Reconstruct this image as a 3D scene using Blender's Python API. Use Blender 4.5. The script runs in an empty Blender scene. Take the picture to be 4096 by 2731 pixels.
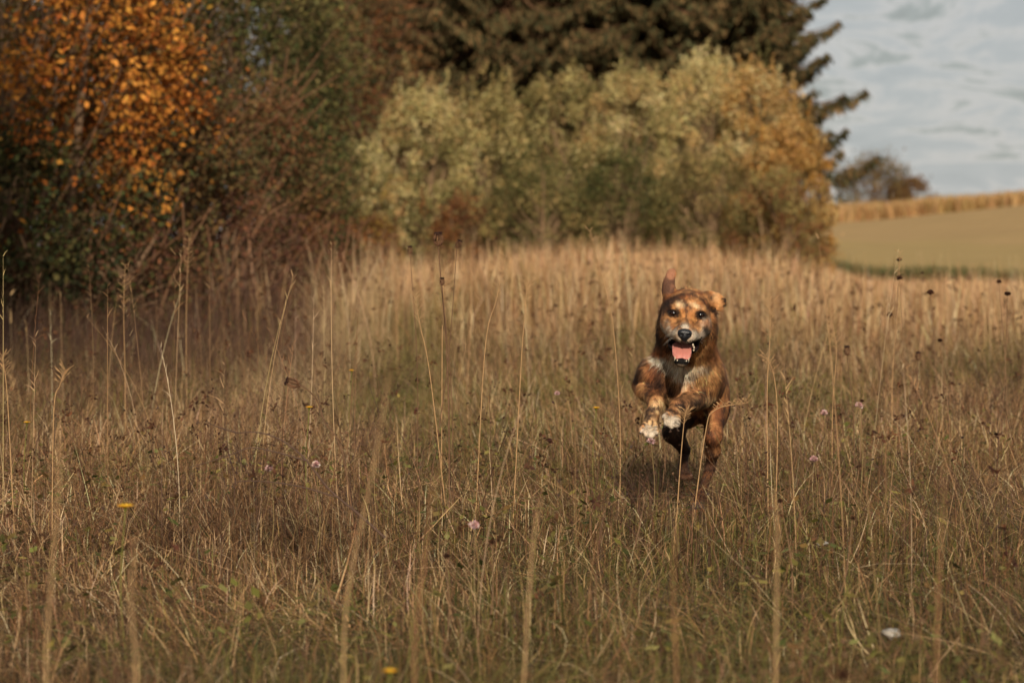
import bpy, math, random
import numpy as np
rng = np.random.default_rng(7)
random.seed(7)
SC = bpy.context.scene
R = math.radians

# ------------------------------------------------------------------ camera, sky, sun
CAMZ, FPX, TILT = 0.75, 9671.0, math.atan((1365.5 - 1000) / 9671.0)
cam = bpy.data.cameras.new("camera"); camo = bpy.data.objects.new("camera", cam)
SC.collection.objects.link(camo); SC.camera = camo
camo.location = (0, 0, CAMZ); camo.rotation_euler = (math.pi / 2 - TILT, 0, 0)
cam.lens = 85; cam.sensor_width = 36; cam.clip_start = 0.05; cam.clip_end = 6000
cam.dof.use_dof = True; cam.dof.focus_distance = 6.27; cam.dof.aperture_fstop = 4.8
SUN_EL, SUN_AZ = 21.0, 179.0            # azimuth measured clockwise from +Y (view direction)
sd = (math.sin(R(SUN_AZ)) * math.cos(R(SUN_EL)), math.cos(R(SUN_AZ)) * math.cos(R(SUN_EL)), math.sin(R(SUN_EL)))
sun = bpy.data.lights.new("sun", 'SUN'); suno = bpy.data.objects.new("sun", sun); SC.collection.objects.link(suno)
sun.energy = 4.6; sun.angle = R(1.0); sun.color = (1.0, 0.87, 0.71)
from mathutils import Vector
suno.rotation_euler = Vector(sd).to_track_quat('Z', 'Y').to_euler()
suno.location = (20, -20, 20)
SC.view_settings.view_transform = 'Standard'; SC.view_settings.look = 'None'
SC.view_settings.exposure = -0.06; SC.view_settings.gamma = 1.0
SC.cycles.max_bounces = 5; SC.cycles.diffuse_bounces = 3; SC.cycles.transmission_bounces = 3
SC.cycles.transparent_max_bounces = 4; SC.cycles.glossy_bounces = 2

world = bpy.data.worlds.new("World"); SC.world = world; world.use_nodes = True
nt = world.node_tree; nt.nodes.clear(); L = nt.links.new
def nn(t, tree=None, **kw):
    n = (tree or nt).nodes.new(t)
    for k, v in kw.items(): setattr(n, k, v)
    return n
wo = nn('ShaderNodeOutputWorld'); bg = nn('ShaderNodeBackground'); bg.inputs['Strength'].default_value = 0.1
sky = nn('ShaderNodeTexSky'); sky.sky_type = 'NISHITA'; sky.sun_disc = False
sky.sun_elevation = R(SUN_EL); sky.sun_rotation = R(SUN_AZ)
tc = nn('ShaderNodeTexCoord'); sx = nn('ShaderNodeSeparateXYZ'); L(tc.outputs['Generated'], sx.inputs[0])
ad = nn('ShaderNodeMath', operation='ADD'); L(sx.outputs['Z'], ad.inputs[0]); ad.inputs[1].default_value = 0.20
mx = nn('ShaderNodeMath', operation='MAXIMUM'); L(ad.outputs[0], mx.inputs[0]); mx.inputs[1].default_value = 0.02
dx = nn('ShaderNodeMath', operation='DIVIDE'); L(sx.outputs['X'], dx.inputs[0]); L(mx.outputs[0], dx.inputs[1])
dy = nn('ShaderNodeMath', operation='DIVIDE'); L(sx.outputs['Y'], dy.inputs[0]); L(mx.outputs[0], dy.inputs[1])
cb = nn('ShaderNodeCombineXYZ'); L(dx.outputs[0], cb.inputs[0]); L(dy.outputs[0], cb.inputs[1])
n1 = nn('ShaderNodeTexNoise'); n1.inputs['Scale'].default_value = 4.6; n1.inputs['Detail'].default_value = 9; n1.inputs['Roughness'].default_value = 0.64
n1.inputs['Distortion'].default_value = 0.5
L(cb.outputs[0], n1.inputs['Vector'])
rp = nn('ShaderNodeValToRGB'); e = rp.color_ramp.elements
e[0].position = 0.34; e[0].color = (4.3, 4.5, 4.6, 1)
e[1].position = 0.68; e[1].color = (3.1, 3.2, 3.1, 1)
m_ = e.new(0.46); m_.color = (4.8, 4.95, 5.0, 1)
m2 = e.new(0.53); m2.color = (5.9, 5.75, 5.6, 1)
m3 = e.new(0.58); m3.color = (3.9, 4.1, 3.95, 1)
L(n1.outputs['Fac'], rp.inputs[0])
mixw = nn('ShaderNodeMix', data_type='RGBA'); mixw.inputs['Factor'].default_value = 0.9
L(sky.outputs[0], mixw.inputs['A']); L(rp.outputs[0], mixw.inputs['B'])
L(mixw.outputs['Result'], bg.inputs['Color']); L(bg.outputs[0], wo.inputs[0])

# ------------------------------------------------------------------ helpers
def lin(c):
    c = np.asarray(c, float) / 255.0
    return np.where(c <= 0.04045, c / 12.92, ((c + 0.055) / 1.055) ** 2.4)
def P(px, py, Y):
    """real point at depth Y along the sight line of a measured direction"""
    a = (px - 2048) / FPX; b = -(py - 1365.5) / FPX
    d = np.array([a, math.cos(TILT) + b * math.sin(TILT), -math.sin(TILT) + b * math.cos(TILT)])
    return np.array([0, 0, CAMZ]) + d * (Y / d[1])
def row_of(y, z): return 1000 - (z - CAMZ) / y * FPX
def S(a, b, t):
    t = np.clip((t - a) / (b - a), 0, 1); return t * t * (3 - 2 * t)
def hashn(i, j, k, s=0):
    n = (i.astype(np.int64) * 374761393 + j.astype(np.int64) * 668265263 + k.astype(np.int64) * 2147483647 + s * 974711) & 0x7fffffff
    n = ((n ^ (n >> 13)) * 1274126177) & 0x7fffffff
    return ((n ^ (n >> 16)) & 0xffff) / 65535.0
def noise3(p, s=0):
    p = np.asarray(p, float); f = np.floor(p); i = f.astype(np.int64); t = p - f; t = t * t * (3 - 2 * t)
    r = 0
    for a in (0, 1):
        for b in (0, 1):
            for c in (0, 1):
                w = (t[..., 0] if a else 1 - t[..., 0]) * (t[..., 1] if b else 1 - t[..., 1]) * (t[..., 2] if c else 1 - t[..., 2])
                r = r + w * hashn(i[..., 0] + a, i[..., 1] + b, i[..., 2] + c, s)
    return r
def noise2(x, y, s=0): return noise3(np.stack([x, y, np.zeros_like(x)], -1), s)
def fbm2(x, y, s=0): return .55 * noise2(x, y, s) + .3 * noise2(x * 2.1, y * 2.1, s + 1) + .15 * noise2(x * 4.3, y * 4.3, s + 2)

def gz(x, y):
    x = np.asarray(x, float); y = np.asarray(y, float)
    rt = S(.118, .16, x / np.maximum(np.abs(y), 8.0))
    z = 0.36 * S(9, 33, y) * (1 - rt) * np.exp(-((x / np.maximum(np.abs(y), 8.0) - .035) / .088) ** 2) - 0.16 * S(14, 45, y) * rt
    z = z + 0.55 * S(56, 85, y)
    z = z + .16 * S(-.02, -.13, x / np.maximum(np.abs(y), 8)) * S(11, 15.5, y) * S(26, 18, y)
    hill = (3.0 + 0.105 * (x - 33))
    z = z + np.clip(hill, 0.3, 8) * S(70, 262, y) - 9 * S(300, 900, y)
    z = z + 0.05 * (fbm2(x * .35 + 9, y * .35, 3) - .5) * (1 - S(40, 60, y))
    return z

class Acc:
    def __init__(s): s.V = []; s.F4 = []; s.F3 = []; s.C = []; s.N = []; s.n = 0
    def add(s, V, F4=None, F3=None, C=None, N=None):
        V = np.asarray(V, float).reshape(-1, 3); s.V.append(V)
        if F4 is not None and len(F4): s.F4.append(np.asarray(F4).reshape(-1, 4) + s.n)
        if F3 is not None and len(F3): s.F3.append(np.asarray(F3).reshape(-1, 3) + s.n)
        if C is None: C = (.5, .5, .5)
        C = np.asarray(C, float); s.C.append(np.broadcast_to(C, (len(V), 3)) if C.ndim == 1 else C.reshape(-1, 3))
        if N is not None: s.N.append(N.reshape(-1, 3))
        s.n += len(V)
    def build(s, name, mat, parent=None, loc=(0, 0, 0), smooth=True):
        V = np.concatenate(s.V) - np.asarray(loc, float); me = bpy.data.meshes.new(name)
        f4 = np.concatenate(s.F4) if s.F4 else np.zeros((0, 4), int); f3 = np.concatenate(s.F3) if s.F3 else np.zeros((0, 3), int)
        me.vertices.add(len(V)); me.vertices.foreach_set('co', V.astype(np.float32).ravel())
        nl = f4.size + f3.size; me.loops.add(nl)
        me.loops.foreach_set('vertex_index', np.concatenate([f4.ravel(), f3.ravel()]).astype(np.int32))
        me.polygons.add(len(f4) + len(f3))
        ls = np.concatenate([np.arange(len(f4)) * 4, f4.size + np.arange(len(f3)) * 3]).astype(np.int32)
        me.polygons.foreach_set('loop_start', ls)
        if smooth: me.polygons.foreach_set('use_smooth', np.ones(len(ls), bool))
        me.update(calc_edges=True)
        ca = me.color_attributes.new('tint', 'FLOAT_COLOR', 'POINT')
        C = np.concatenate(s.C); C = np.concatenate([C, np.ones((len(C), 1))], 1)
        ca.data.foreach_set('color', C.astype(np.float32).ravel())
        if s.N:
            na = me.attributes.new('comb', 'FLOAT_VECTOR', 'POINT'); na.data.foreach_set('vector', np.concatenate(s.N).astype(np.float32).ravel())
        me.materials.append(mat)
        o = bpy.data.objects.new(name, me); SC.collection.objects.link(o); o.location = loc
        if parent is not None:
            o.parent = parent; o.location = tuple(np.asarray(loc, float) - np.asarray(parent['_w']))
        o['_w'] = [float(c) for c in loc]
        return o
def tag(o, label=None, cat=None, group=None, kind=None):
    if label: o['label'] = label
    if cat: o['category'] = cat
    if group: o['group'] = group
    if kind: o['kind'] = kind
    return o
def empty(name, loc, label, cat, group=None):
    o = bpy.data.objects.new(name, None); SC.collection.objects.link(o); o.location = loc; o['_w'] = [float(c) for c in loc]
    o.empty_display_size = .1
    return tag(o, label, cat, group)

def mat_tint(name, rough=.75, trans=0.0, spec=.3, nscale=0, namp=0, comb=False, bump=0, bscale=50):
    m = bpy.data.materials.new(name); m.use_nodes = True; t = m.node_tree; t.nodes.clear(); l = t.links.new
    out = nn('ShaderNodeOutputMaterial', t); pb = nn('ShaderNodeBsdfPrincipled', t); at = nn('ShaderNodeAttribute', t); at.attribute_name = 'tint'
    pb.inputs['Roughness'].default_value = rough; pb.inputs['Specular IOR Level'].default_value = spec
    col = at.outputs['Color']
    if nscale:
        no = nn('ShaderNodeTexNoise', t); no.inputs['Scale'].default_value = nscale; no.inputs['Detail'].default_value = 5
        g = nn('ShaderNodeNewGeometry', t); l(g.outputs['Position'], no.inputs['Vector'])
        mr = nn('ShaderNodeMapRange', t); mr.inputs['To Min'].default_value = 1 - namp; mr.inputs['To Max'].default_value = 1 + namp
        mr.inputs['From Min'].default_value = .3; mr.inputs['From Max'].default_value = .7
        l(no.outputs['Fac'], mr.inputs['Value'])
        vm = nn('ShaderNodeVectorMath', t, operation='SCALE'); l(col, vm.inputs[0]); l(mr.outputs[0], vm.inputs['Scale']); col = vm.outputs[0]
    l(col, pb.inputs['Base Color'])
    if comb:
        an = nn('ShaderNodeAttribute', t); an.attribute_name = 'comb'; l(an.outputs['Vector'], pb.inputs['Normal'])
    if bump:
        no2 = nn('ShaderNodeTexNoise', t); no2.inputs['Scale'].default_value = bscale; no2.inputs['Detail'].default_value = 6
        tc2 = nn('ShaderNodeTexCoord', t); l(tc2.outputs['Object'], no2.inputs['Vector'])
        bp = nn('ShaderNodeBump', t); bp.inputs['Strength'].default_value = bump; bp.inputs['Distance'].default_value = .02
        l(no2.outputs['Fac'], bp.inputs['Height']); l(bp.outputs[0], pb.inputs['Normal'])
    if trans:
        tr = nn('ShaderNodeBsdfTranslucent', t); l(col, tr.inputs['Color']); ms = nn('ShaderNodeMixShader', t); ms.inputs[0].default_value = trans
        l(pb.outputs[0], ms.inputs[1]); l(tr.outputs[0], ms.inputs[2]); l(ms.outputs[0], out.inputs[0])
    else: l(pb.outputs[0], out.inputs[0])
    return m
M_grass = mat_tint('grass_blade', .6, .35, .3)
M_leaf = mat_tint('leaf', .75, .3, .08)
M_bark = mat_tint('bark', .9, 0, .15, 25, .35, bump=.6, bscale=30)
M_stem = mat_tint('dry_stem', .8, 0, .2, 90, .25)
M_ground = mat_tint('soil_and_litter', .95, 0, .1, 3.0, .35, bump=.8, bscale=14)
M_field = mat_tint('far_field', .95, 0, .1, .25, .12, bump=.4, bscale=3)
M_fur = mat_tint('fur', .62, 0, .25, comb=True)
M_skin = mat_tint('fur_undercoat', .85, 0, .15, 260, .25)

def tube(acc, pts, rad, col, sides=5, cap=True):
    pts = np.asarray(pts, float); n = len(pts); rad = np.broadcast_to(np.asarray(rad, float), (n,))
    tg = np.gradient(pts, axis=0); tg /= np.linalg.norm(tg, axis=1)[:, None] + 1e-9
    ref = np.array([0, 0, 1.]) if abs(tg[0][2]) < .9 else np.array([1., 0, 0])
    u = np.cross(tg, ref); u /= np.linalg.norm(u, axis=1)[:, None] + 1e-9; v = np.cross(tg, u)
    a = np.arange(sides) * 2 * math.pi / sides
    V = pts[:, None] + rad[:, None, None] * (np.cos(a)[None, :, None] * u[:, None] + np.sin(a)[None, :, None] * v[:, None])
    i = np.arange(n - 1)[:, None] * sides; j = np.arange(sides)[None]; j2 = (j + 1) % sides
    F = np.stack([i + j, i + j2, i + sides + j2, i + sides + j], -1)
    col = np.asarray(col, float)
    if col.ndim == 2: col = np.repeat(col, sides, 0)
    acc.add(V, F, None, col)
def spline(pts, n):
    pts = np.asarray(pts, float); m = len(pts)
    p = np.concatenate([[2 * pts[0] - pts[1]], pts, [2 * pts[-1] - pts[-2]]])
    t = np.linspace(0, m - 1 - 1e-6, n); i = t.astype(int); f = (t - i)[:, None]
    a, b, c, d = p[i], p[i + 1], p[i + 2], p[i + 3]
    return .5 * (2 * b + (c - a) * f + (2 * a - 5 * b + 4 * c - d) * f ** 2 + (3 * b - a - 3 * c + d) * f ** 3)

def blades(acc, base, h, w, az, lean, curv, c0, c1, seg=3, waz=None, pw=.8):
    """ribbons growing from base: h tall, leaning along az, tip bending over by curv"""
    n = len(base); t = np.linspace(0, 1, seg + 1)
    d = np.stack([np.cos(az), np.sin(az), np.zeros(n)], 1)
    hor = (lean[:, None] * t + curv[:, None] * t ** 2) * h[:, None]
    ver = h[:, None] * (t - .35 * np.abs(curv[:, None]) * t ** 2.2)
    c = base[:, None] + d[:, None] * hor[..., None] + np.array([0, 0, 1.]) * ver[..., None]
    if waz is None: waz = rng.uniform(0, 6.28, n)
    s = np.stack([np.cos(waz), np.sin(waz), rng.uniform(-.3, .3, n)], 1)
    ww = w[:, None] * ((1 - t[None]) ** pw * .92 + .08) * .5
    V = np.stack([c - s[:, None] * ww[..., None], c + s[:, None] * ww[..., None]], 2)
    i = (np.arange(n)[:, None] * (seg + 1) + np.arange(seg)[None]) * 2
    F = np.stack([i, i + 1, i + 3, i + 2], -1)
    C = c0[:, None] * (1 - t[None, :, None]) + c1[:, None] * t[None, :, None]
    C = np.repeat(C[:, :, None], 2, 2)
    acc.add(V, F, None, C)
    return c
def pick(pal, n, jit=.18, idx=None):
    pal = np.array([lin(p) for p in pal])
    if idx is None: idx = rng.integers(0, len(pal), n)
    c = pal[idx] * (1 + rng.normal(0, jit, (n, 1))).clip(.4, 1.8)
    return (c * (1 + rng.normal(0, .05, (n, 3)))).clip(.003, .85)

# ------------------------------------------------------------------ ground and far field
def sheet(xs, ys, zoff, colf, name, mat):
    X, Y = np.meshgrid(xs, ys); Z = gz(X, Y) + zoff
    V = np.stack([X, Y, Z], -1); ny, nx = X.shape
    i = np.arange(ny - 1)[:, None] * nx + np.arange(nx - 1)[None]
    F = np.stack([i, i + 1, i + nx + 1, i + nx], -1)
    a = Acc(); a.add(V, F, None, colf(X, Y).reshape(-1, 3)); return a.build(name, mat)
def mixc(a, b, t): return a * (1 - t[..., None]) + b * t[..., None]
def gcol(X, Y):
    f = fbm2(X * .8, Y * .8, 11)
    return mixc(lin((80, 66, 46)) * np.ones(X.shape + (3,)), lin((88, 78, 50)), S(.35, .65, f))
ax = np.concatenate([-np.geomspace(1500, 12, 40), np.linspace(-11, 14, 90), np.geomspace(15, 1500, 50)])
ay = np.concatenate([np.linspace(-6, 45, 130), np.geomspace(46, 3000, 90)])
tag(sheet(ax, ay, 0, gcol, 'ground', M_ground), kind='structure')
def fcol(X, Y):
    n = fbm2(X * .10, Y * .04, 5)
    c = mixc(lin((164, 138, 88)) * np.ones(X.shape + (3,)), lin((168, 138, 92)), S(.35, .62, n + .5 * S(90, 230, Y) - .22))
    c = c * (1 + .10 * np.sin(Y * 1.1 + X * .9 + 2 * n) * S(70, 90, Y))[..., None]
    g = (1 - S(60, 67, Y + 8 * (n - .5)))
    return mixc(c, lin((112, 106, 60)), g * .8)
tag(sheet(np.linspace(-30, 130, 140), np.linspace(57, 280, 160), .03, fcol, 'field', M_field), kind='structure')

# ------------------------------------------------------------------ dog (signed distance body)
DOG = np.array([*P(2785, 2050, 6.72)[:2], 0.0])
HC = P(2748, 1256, 6.22); cm = .01
roll = R(-3.5)
HU = np.array([math.cos(roll), 0, math.sin(roll)])        # image right
yaw, pit = 0.0, 0.0
HW = np.array([-.0, -1.0, -.0]); HV = np.cross(HU, HW) * 1.0
if HV[2] < 0: HV = -HV
def H(u, v, w): return HC + (HU * u + HV * v + HW * w) * cm
def rotm(e):
    from mathutils import Euler
    return np.array(Euler([R(a) for a in e]).to_matrix())
HB = np.stack([HU, -HW, HV])      # rows: local x (right), y (back), z (up)
prims = []
def ell(c, r, k=.02, rot=(0, 0, 0), head=True):
    M = rotm(rot).T @ (HB if head else np.eye(3)); prims.append(('e', np.asarray(c), np.asarray(r) * cm, M, k))
def cap(a, b, ra, rb, k=.02): prims.append(('c', np.asarray(a), np.asarray(b), (ra * cm, rb * cm), k))
# torso
cap(P(2736, 1490, 6.50), P(2775, 1510, 6.85), 8.0, 8.2, .02)
cap(P(2775, 1510, 6.82), P(2812, 1570, 7.08), 8.2, 7.2, .03)
ell(P(2735, 1545, 6.47), (6.6, 7.5, 7.6), .02, head=False)       # brisket
ell(P(2736, 1440, 6.44), (6.9, 6.5, 7.5), .02, head=False)      # fore chest
# neck
cap(P(2750, 1290, 6.35), P(2738, 1420, 6.48), 6.6, 7.2, .03)
cap(P(2752, 1262, 6.35), P(2748, 1330, 6.39), 6.6, 7.3, .02)
# shoulders
ell(P(2642, 1496, 6.47), (3.0, 6.0, 5.4), .022, head=False); ell(P(2832, 1480, 6.49), (2.5, 6.0, 7.4), .022, head=False)
# foreleg at image left
cap(P(2606, 1488, 6.45), P(2574, 1542, 6.53), 3.3, 2.5, .02)
cap(P(2572, 1542, 6.53), P(2590, 1562, 6.45), 2.6, 2.8, .012)
cap(P(2590, 1562, 6.45), P(2624, 1608, 6.36), 2.6, 1.85, .012)
cap(P(2624, 1608, 6.36), P(2608, 1668, 6.335), 1.9, 1.6, .010)
cap(P(2608, 1668, 6.335), P(2600, 1698, 6.315), 1.7, 1.9, .010)
toesL = [((2582, 1696), (2567, 1722)), ((2593, 1704), (2587, 1738)), ((2607, 1704), (2607, 1742)), ((2619, 1698), (2625, 1728))]
for a, b in toesL: cap(P(*a, 6.305), P(*b, 6.27), .90, .82, .002)
# foreleg at image right
cap(P(2826, 1490, 6.47), P(2818, 1580, 6.50), 3.9, 3.1, .02)
cap(P(2818, 1585, 6.50), P(2770, 1602, 6.40), 2.9, 2.3, .015)
cap(P(2770, 1602, 6.40), P(2714, 1624, 6.31), 2.3, 1.95, .012)
cap(P(2714, 1624, 6.31), P(2696, 1656, 6.285), 2.0, 1.8, .010)
toesR = [((2680, 1652), (2659, 1667)), ((2686, 1662), (2667, 1691)), ((2698, 1668), (2686, 1702)), ((2710, 1664), (2709, 1698))]
for a, b in toesR: cap(P(*a, 6.27), P(*b, 6.23), .98, .88, .002)
# hind leg at image right
ell(P(2856, 1610, 6.98), (4.6, 8.5, 8.5), .025, head=False)
cap(P(2860, 1630, 6.94), P(2853, 1740, 6.86), 3.7, 2.3, .02)
cap(P(2853, 1740, 6.86), P(2852, 1800, 6.90), 2.3, 1.9, .02)
cap(P(2852, 1800, 6.90), P(2841, 1868, 6.96), 1.9, 1.35, .02)
cap(P(2841, 1868, 6.95), P(2802, 1985, 6.80), 1.35, 1.15, .012)
cap(P(2802, 1985, 6.80), P(2788, 2035, 6.72), 1.2, 1.8, .012)
for q in (-22, -8, 6, 18): cap(P(2790 + q * .5, 2030, 6.72), P(2788 + q, 2048, 6.66), .9, .8, .003)
# hind leg at image left
ell(P(2745, 1610, 6.98), (5.5, 8.5, 7.5), .025, head=False)
cap(P(2726, 1640, 6.95), P(2694, 1728, 6.84), 4.2, 2.9, .02)
cap(P(2694, 1728, 6.84), P(2738, 1798, 6.98), 2.9, 1.6, .015)
cap(P(2738, 1798, 6.98), P(2732, 1872, 6.92), 1.4, 1.2, .012)
cap(P(2732, 1872, 6.92), P(2740, 1898, 6.87), 1.3, 1.6, .012)
for q in (-14, -2, 10, 20): cap(P(2738 + q * .5, 1892, 6.87), P(2742 + q, 1908, 6.82), .85, .75, .003)
# tail carried low behind
tl = spline([P(2830, 1530, 7.12), P(2815, 1560, 7.3), P(2800, 1625, 7.38), P(2785, 1672, 7.42)], 6)
for a, b, ra, rb in zip(tl[:-1], tl[1:], (2.2, 2.2, 2.3, 2.2, 1.8), (2.2, 2.3, 2.2, 1.8, 1.0)): cap(a, b, ra, rb, .015)
# head
ell(H(.1, 1.2, -5.6), (6.0, 7.0, 5.0), .01)
ell(H(-3.9, -2.7, -3.0), (2.6, 4.4, 3.2), .02); ell(H(4.1, -2.8, -3.0), (2.7, 4.4, 3.3), .02)
ell(H(0, .4, -1.8), (4.5, 3.0, 3.0), .02)                 # forehead
ell(H(-2.5, 1.5, -.6), (1.9, 1.4, .9), .01); ell(H(2.6, 1.5, -.6), (1.9, 1.4, .9), .01)
cap(H(0, -1.6, -.8), H(-.8, -4.7, 7.4), 2.3, 1.75, .018)    # muzzle bridge
ell(H(-2.25, -5.3, 4.2), (1.7, 4.0, 1.7), .012); ell(H(.95, -5.4, 4.2), (1.8, 4.0, 1.75), .012)   # flews
ell(H(-.7, -6.0, 6.7), (2.0, 1.6, 1.35), .010)
ell(H(-3.4, -4.7, 1.2), (1.8, 3.0, 1.9), .016); ell(H(2.7, -4.8, 1.2), (2.1, 3.0, 1.9), .016)
NB = len(prims)
cap(H(-.3, -8.0, -3.2), H(-1.0, -11.5, 4.2), 3.1, 1.6, .012)   # lower jaw
ell(H(-1.05, -11.8, 5.4), (1.85, 1.5, 1.2), .012); ell(H(-1.05, -12.3, 5.2), (1.2, 1.2, .8), .012)
ell(H(-3.0, -7.4, -1.2), (1.4, 3.0, 2.2), .012); ell(H(2.4, -7.6, -1.2), (1.4, 3.0, 2.2), .012)
# ears
ell(H(-4.6, 5.0, -6.2), (1.7, 1.5, 2.4), .012, rot=(0, -8, 0)); ell(H(-4.75, 7.3, -6.5), (1.62, .6, 2.5), .012, rot=(8, 0, 0)); ell(H(-4.35, 9.5, -6.8), (1.45, .36, 2.2), .006, rot=(6, 14, 0))
ell(H(5.4, 4.3, -6.0), (1.9, 1.5, 1.8), .014); ell(H(7.4, 4.1, -5.8), (2.4, .7, 1.9), .010, rot=(0, 10, 0)); ell(H(9.0, 2.9, -5.5), (1.0, .45, 2.0), .006, rot=(0, 34, 15))
# mouth cavity and eye sockets are cut out
def mouth(p):
    q = (p - HC) @ HB.T / cm; u, w, v = q[..., 0], -q[..., 1], q[..., 2]
    t = np.clip((w + 1.5) / 9.5, 0, 1.1)
    cu = -.3 - .75 * t; half = 4.4 - 2.3 * np.clip(t, 0, 1) ** 0.75
    ztop = -7.35 - .15 * t + .085 * (u - cu) ** 2; zbot = -8.4 - 3.1 * t ** .75 + .07 * (u - cu) ** 2
    d = np.maximum.reduce([np.abs(u - cu) - half, v - ztop, zbot - v, -(w + 2.2)])
    return d * cm
def sdf_prim(pr, p):
    if pr[0] == 'c':
        _, a, b, (ra, rb), k = pr; ab = b - a; t = np.clip(((p - a) @ ab) / (ab @ ab), 0, 1)
        return np.linalg.norm(p - a - t[..., None] * ab, axis=-1) - (ra + (rb - ra) * t)
    _, c, r, M, k = pr; q = (p - c) @ M.T; k0 = np.linalg.norm(q / r, axis=-1); k1 = np.linalg.norm(q / (r * r), axis=-1) + 1e-9
    return k0 * (k0 - 1) / k1
def smin(a, b, k):
    h = np.clip(.5 + .5 * (b - a) / k, 0, 1); return b * (1 - h) + a * h - k * h * (1 - h)
lo = np.array([1e9] * 3); hi = -lo
for pr in prims:
    if pr[0] == 'c':
        r_ = max(pr[3]); lo = np.minimum(lo, np.minimum(pr[1], pr[2]) - r_); hi = np.maximum(hi, np.maximum(pr[1], pr[2]) + r_)
    else: r_ = pr[2].max(); lo = np.minimum(lo, pr[1] - r_); hi = np.maximum(hi, pr[1] + r_)
lo -= .03; hi += .03
def axis(a, b, f0, f1, fine, coarse):
    out = [a]
    while out[-1] < b: out.append(out[-1] + (fine if f0 < out[-1] < f1 else coarse))
    return np.array(out)
gx = axis(lo[0], hi[0], lo[0], hi[0], .0030, .0030)
gy = axis(lo[1], hi[1], 6.10, 6.34, .0030, .0055)
gzz = axis(lo[2], hi[2], P(2748, 1480, 6.2)[2], hi[2], .0027, .0045)
D = np.full((len(gx), len(gy), len(gzz)), .08, np.float32)
for pr in prims:
    if pr[0] == 'c': r_ = max(pr[3]) + .06; l_ = np.minimum(pr[1], pr[2]) - r_; h_ = np.maximum(pr[1], pr[2]) + r_
    else: r_ = pr[2].max() + .06; l_ = pr[1] - r_; h_ = pr[1] + r_
    s = [slice(*np.searchsorted(g, (l_[i], h_[i]))) for i, g in enumerate((gx, gy, gzz))]
    p = np.stack(np.meshgrid(gx[s[0]], gy[s[1]], gzz[s[2]], indexing='ij'), -1)
    D[s[0], s[1], s[2]] = smin(D[s[0], s[1], s[2]], sdf_prim(pr, p), pr[-1])
l_, h_ = H(-8, -15, 0) - .1, H(8, 0, 0) + .1
s = [slice(*np.searchsorted(g, (l_[i], h_[i]))) for i, g in enumerate((gx, gy, gzz))]
p = np.stack(np.meshgrid(gx[s[0]], gy[s[1]], gzz[s[2]], indexing='ij'), -1)
sub = D[s[0], s[1], s[2]]
sub = -smin(-sub, mouth(p), .004)
EYES = [H(-3.45, 0, -.2), H(3.45, 0, -.2)]
for ey in EYES: sub = -smin(-sub, np.linalg.norm((p - ey - np.array([0, -.003, 0])) / np.array([1.1, 1, .8]), axis=-1) - .0095, .004)
D[s[0], s[1], s[2]] = sub
def nets(D, gx, gy, gz_):
    neg = D < 0; c = neg[:-1, :-1, :-1].astype(np.int8)
    tot = sum(neg[i:neg.shape[0] - 1 + i, j:neg.shape[1] - 1 + j, k:neg.shape[2] - 1 + k].astype(np.int8) for i in (0, 1) for j in (0, 1) for k in (0, 1))
    act = (tot > 0) & (tot < 8); I, J, K = np.nonzero(act); idx = -np.ones(act.shape, np.int64); idx[I, J, K] = np.arange(len(I))
    acc_ = np.zeros((len(I), 3)); cnt = np.zeros(len(I)); G = (gx, gy, gz_)
    for a in range(3):
        for b in (0, 1):
            for c_ in (0, 1):
                o0 = [0, 0, 0]; oth = [q for q in range(3) if q != a]; o0[oth[0]] = b; o0[oth[1]] = c_
                o1 = list(o0); o1[a] = 1
                A = (I + o0[0], J + o0[1], K + o0[2]); B = (I + o1[0], J + o1[1], K + o1[2])
                da, db = D[A], D[B]; cr = (da < 0) != (db < 0); t = np.where(cr, da / (da - db + 1e-12), 0)
                pa = np.stack([G[q][A[q]] for q in range(3)], 1); pb = np.stack([G[q][B[q]] for q in range(3)], 1)
                acc_ += (pa + (pb - pa) * t[:, None]) * cr[:, None]; cnt += cr
    V = acc_ / cnt[:, None]; F = []
    for a in range(3):
        b, c_ = (a + 1) % 3, (a + 2) % 3
        s0 = [slice(None)] * 3; s1 = [slice(None)] * 3; s0[a] = slice(0, -1); s1[a] = slice(1, None)
        n0, n1_ = neg[tuple(s0)], neg[tuple(s1)]; cr = np.stack(np.nonzero(n0 != n1_), 1)
        cr = cr[(cr[:, b] > 0) & (cr[:, c_] > 0)]; flip = n0[cr[:, 0], cr[:, 1], cr[:, 2]]
        q = []
        for db, dc in ((-1, -1), (0, -1), (0, 0), (-1, 0)):
            t = cr.copy(); t[:, b] += db; t[:, c_] += dc; t = np.minimum(t, np.array(idx.shape) - 1); q.append(idx[t[:, 0], t[:, 1], t[:, 2]])
        f = np.stack(q, 1); f[~flip] = f[~flip][:, ::-1]; F.append(f)
    F = np.concatenate(F); return V, F[(F >= 0).all(1)]
bV, bF = nets(D, gx, gy, gzz); del D
def vnorm(V, F):
    n = np.cross(V[F[:, 2]] - V[F[:, 0]], V[F[:, 3]] - V[F[:, 1]]); N = np.zeros_like(V)
    for q in range(4): np.add.at(N, F[:, q], n)
    return N / (np.linalg.norm(N, axis=1)[:, None] + 1e-12)
for it in range(3):
    sm = np.zeros_like(bV); ct = np.zeros(len(bV))
    for a, b in ((0, 1), (1, 2), (2, 3), (3, 0)):
        np.add.at(sm, bF[:, a], bV[bF[:, b]]); np.add.at(ct, bF[:, a], 1); np.add.at(sm, bF[:, b], bV[bF[:, a]]); np.add.at(ct, bF[:, b], 1)
    bV = bV * .5 + .5 * sm / ct[:, None]
bN = vnorm(bV, bF)

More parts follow.
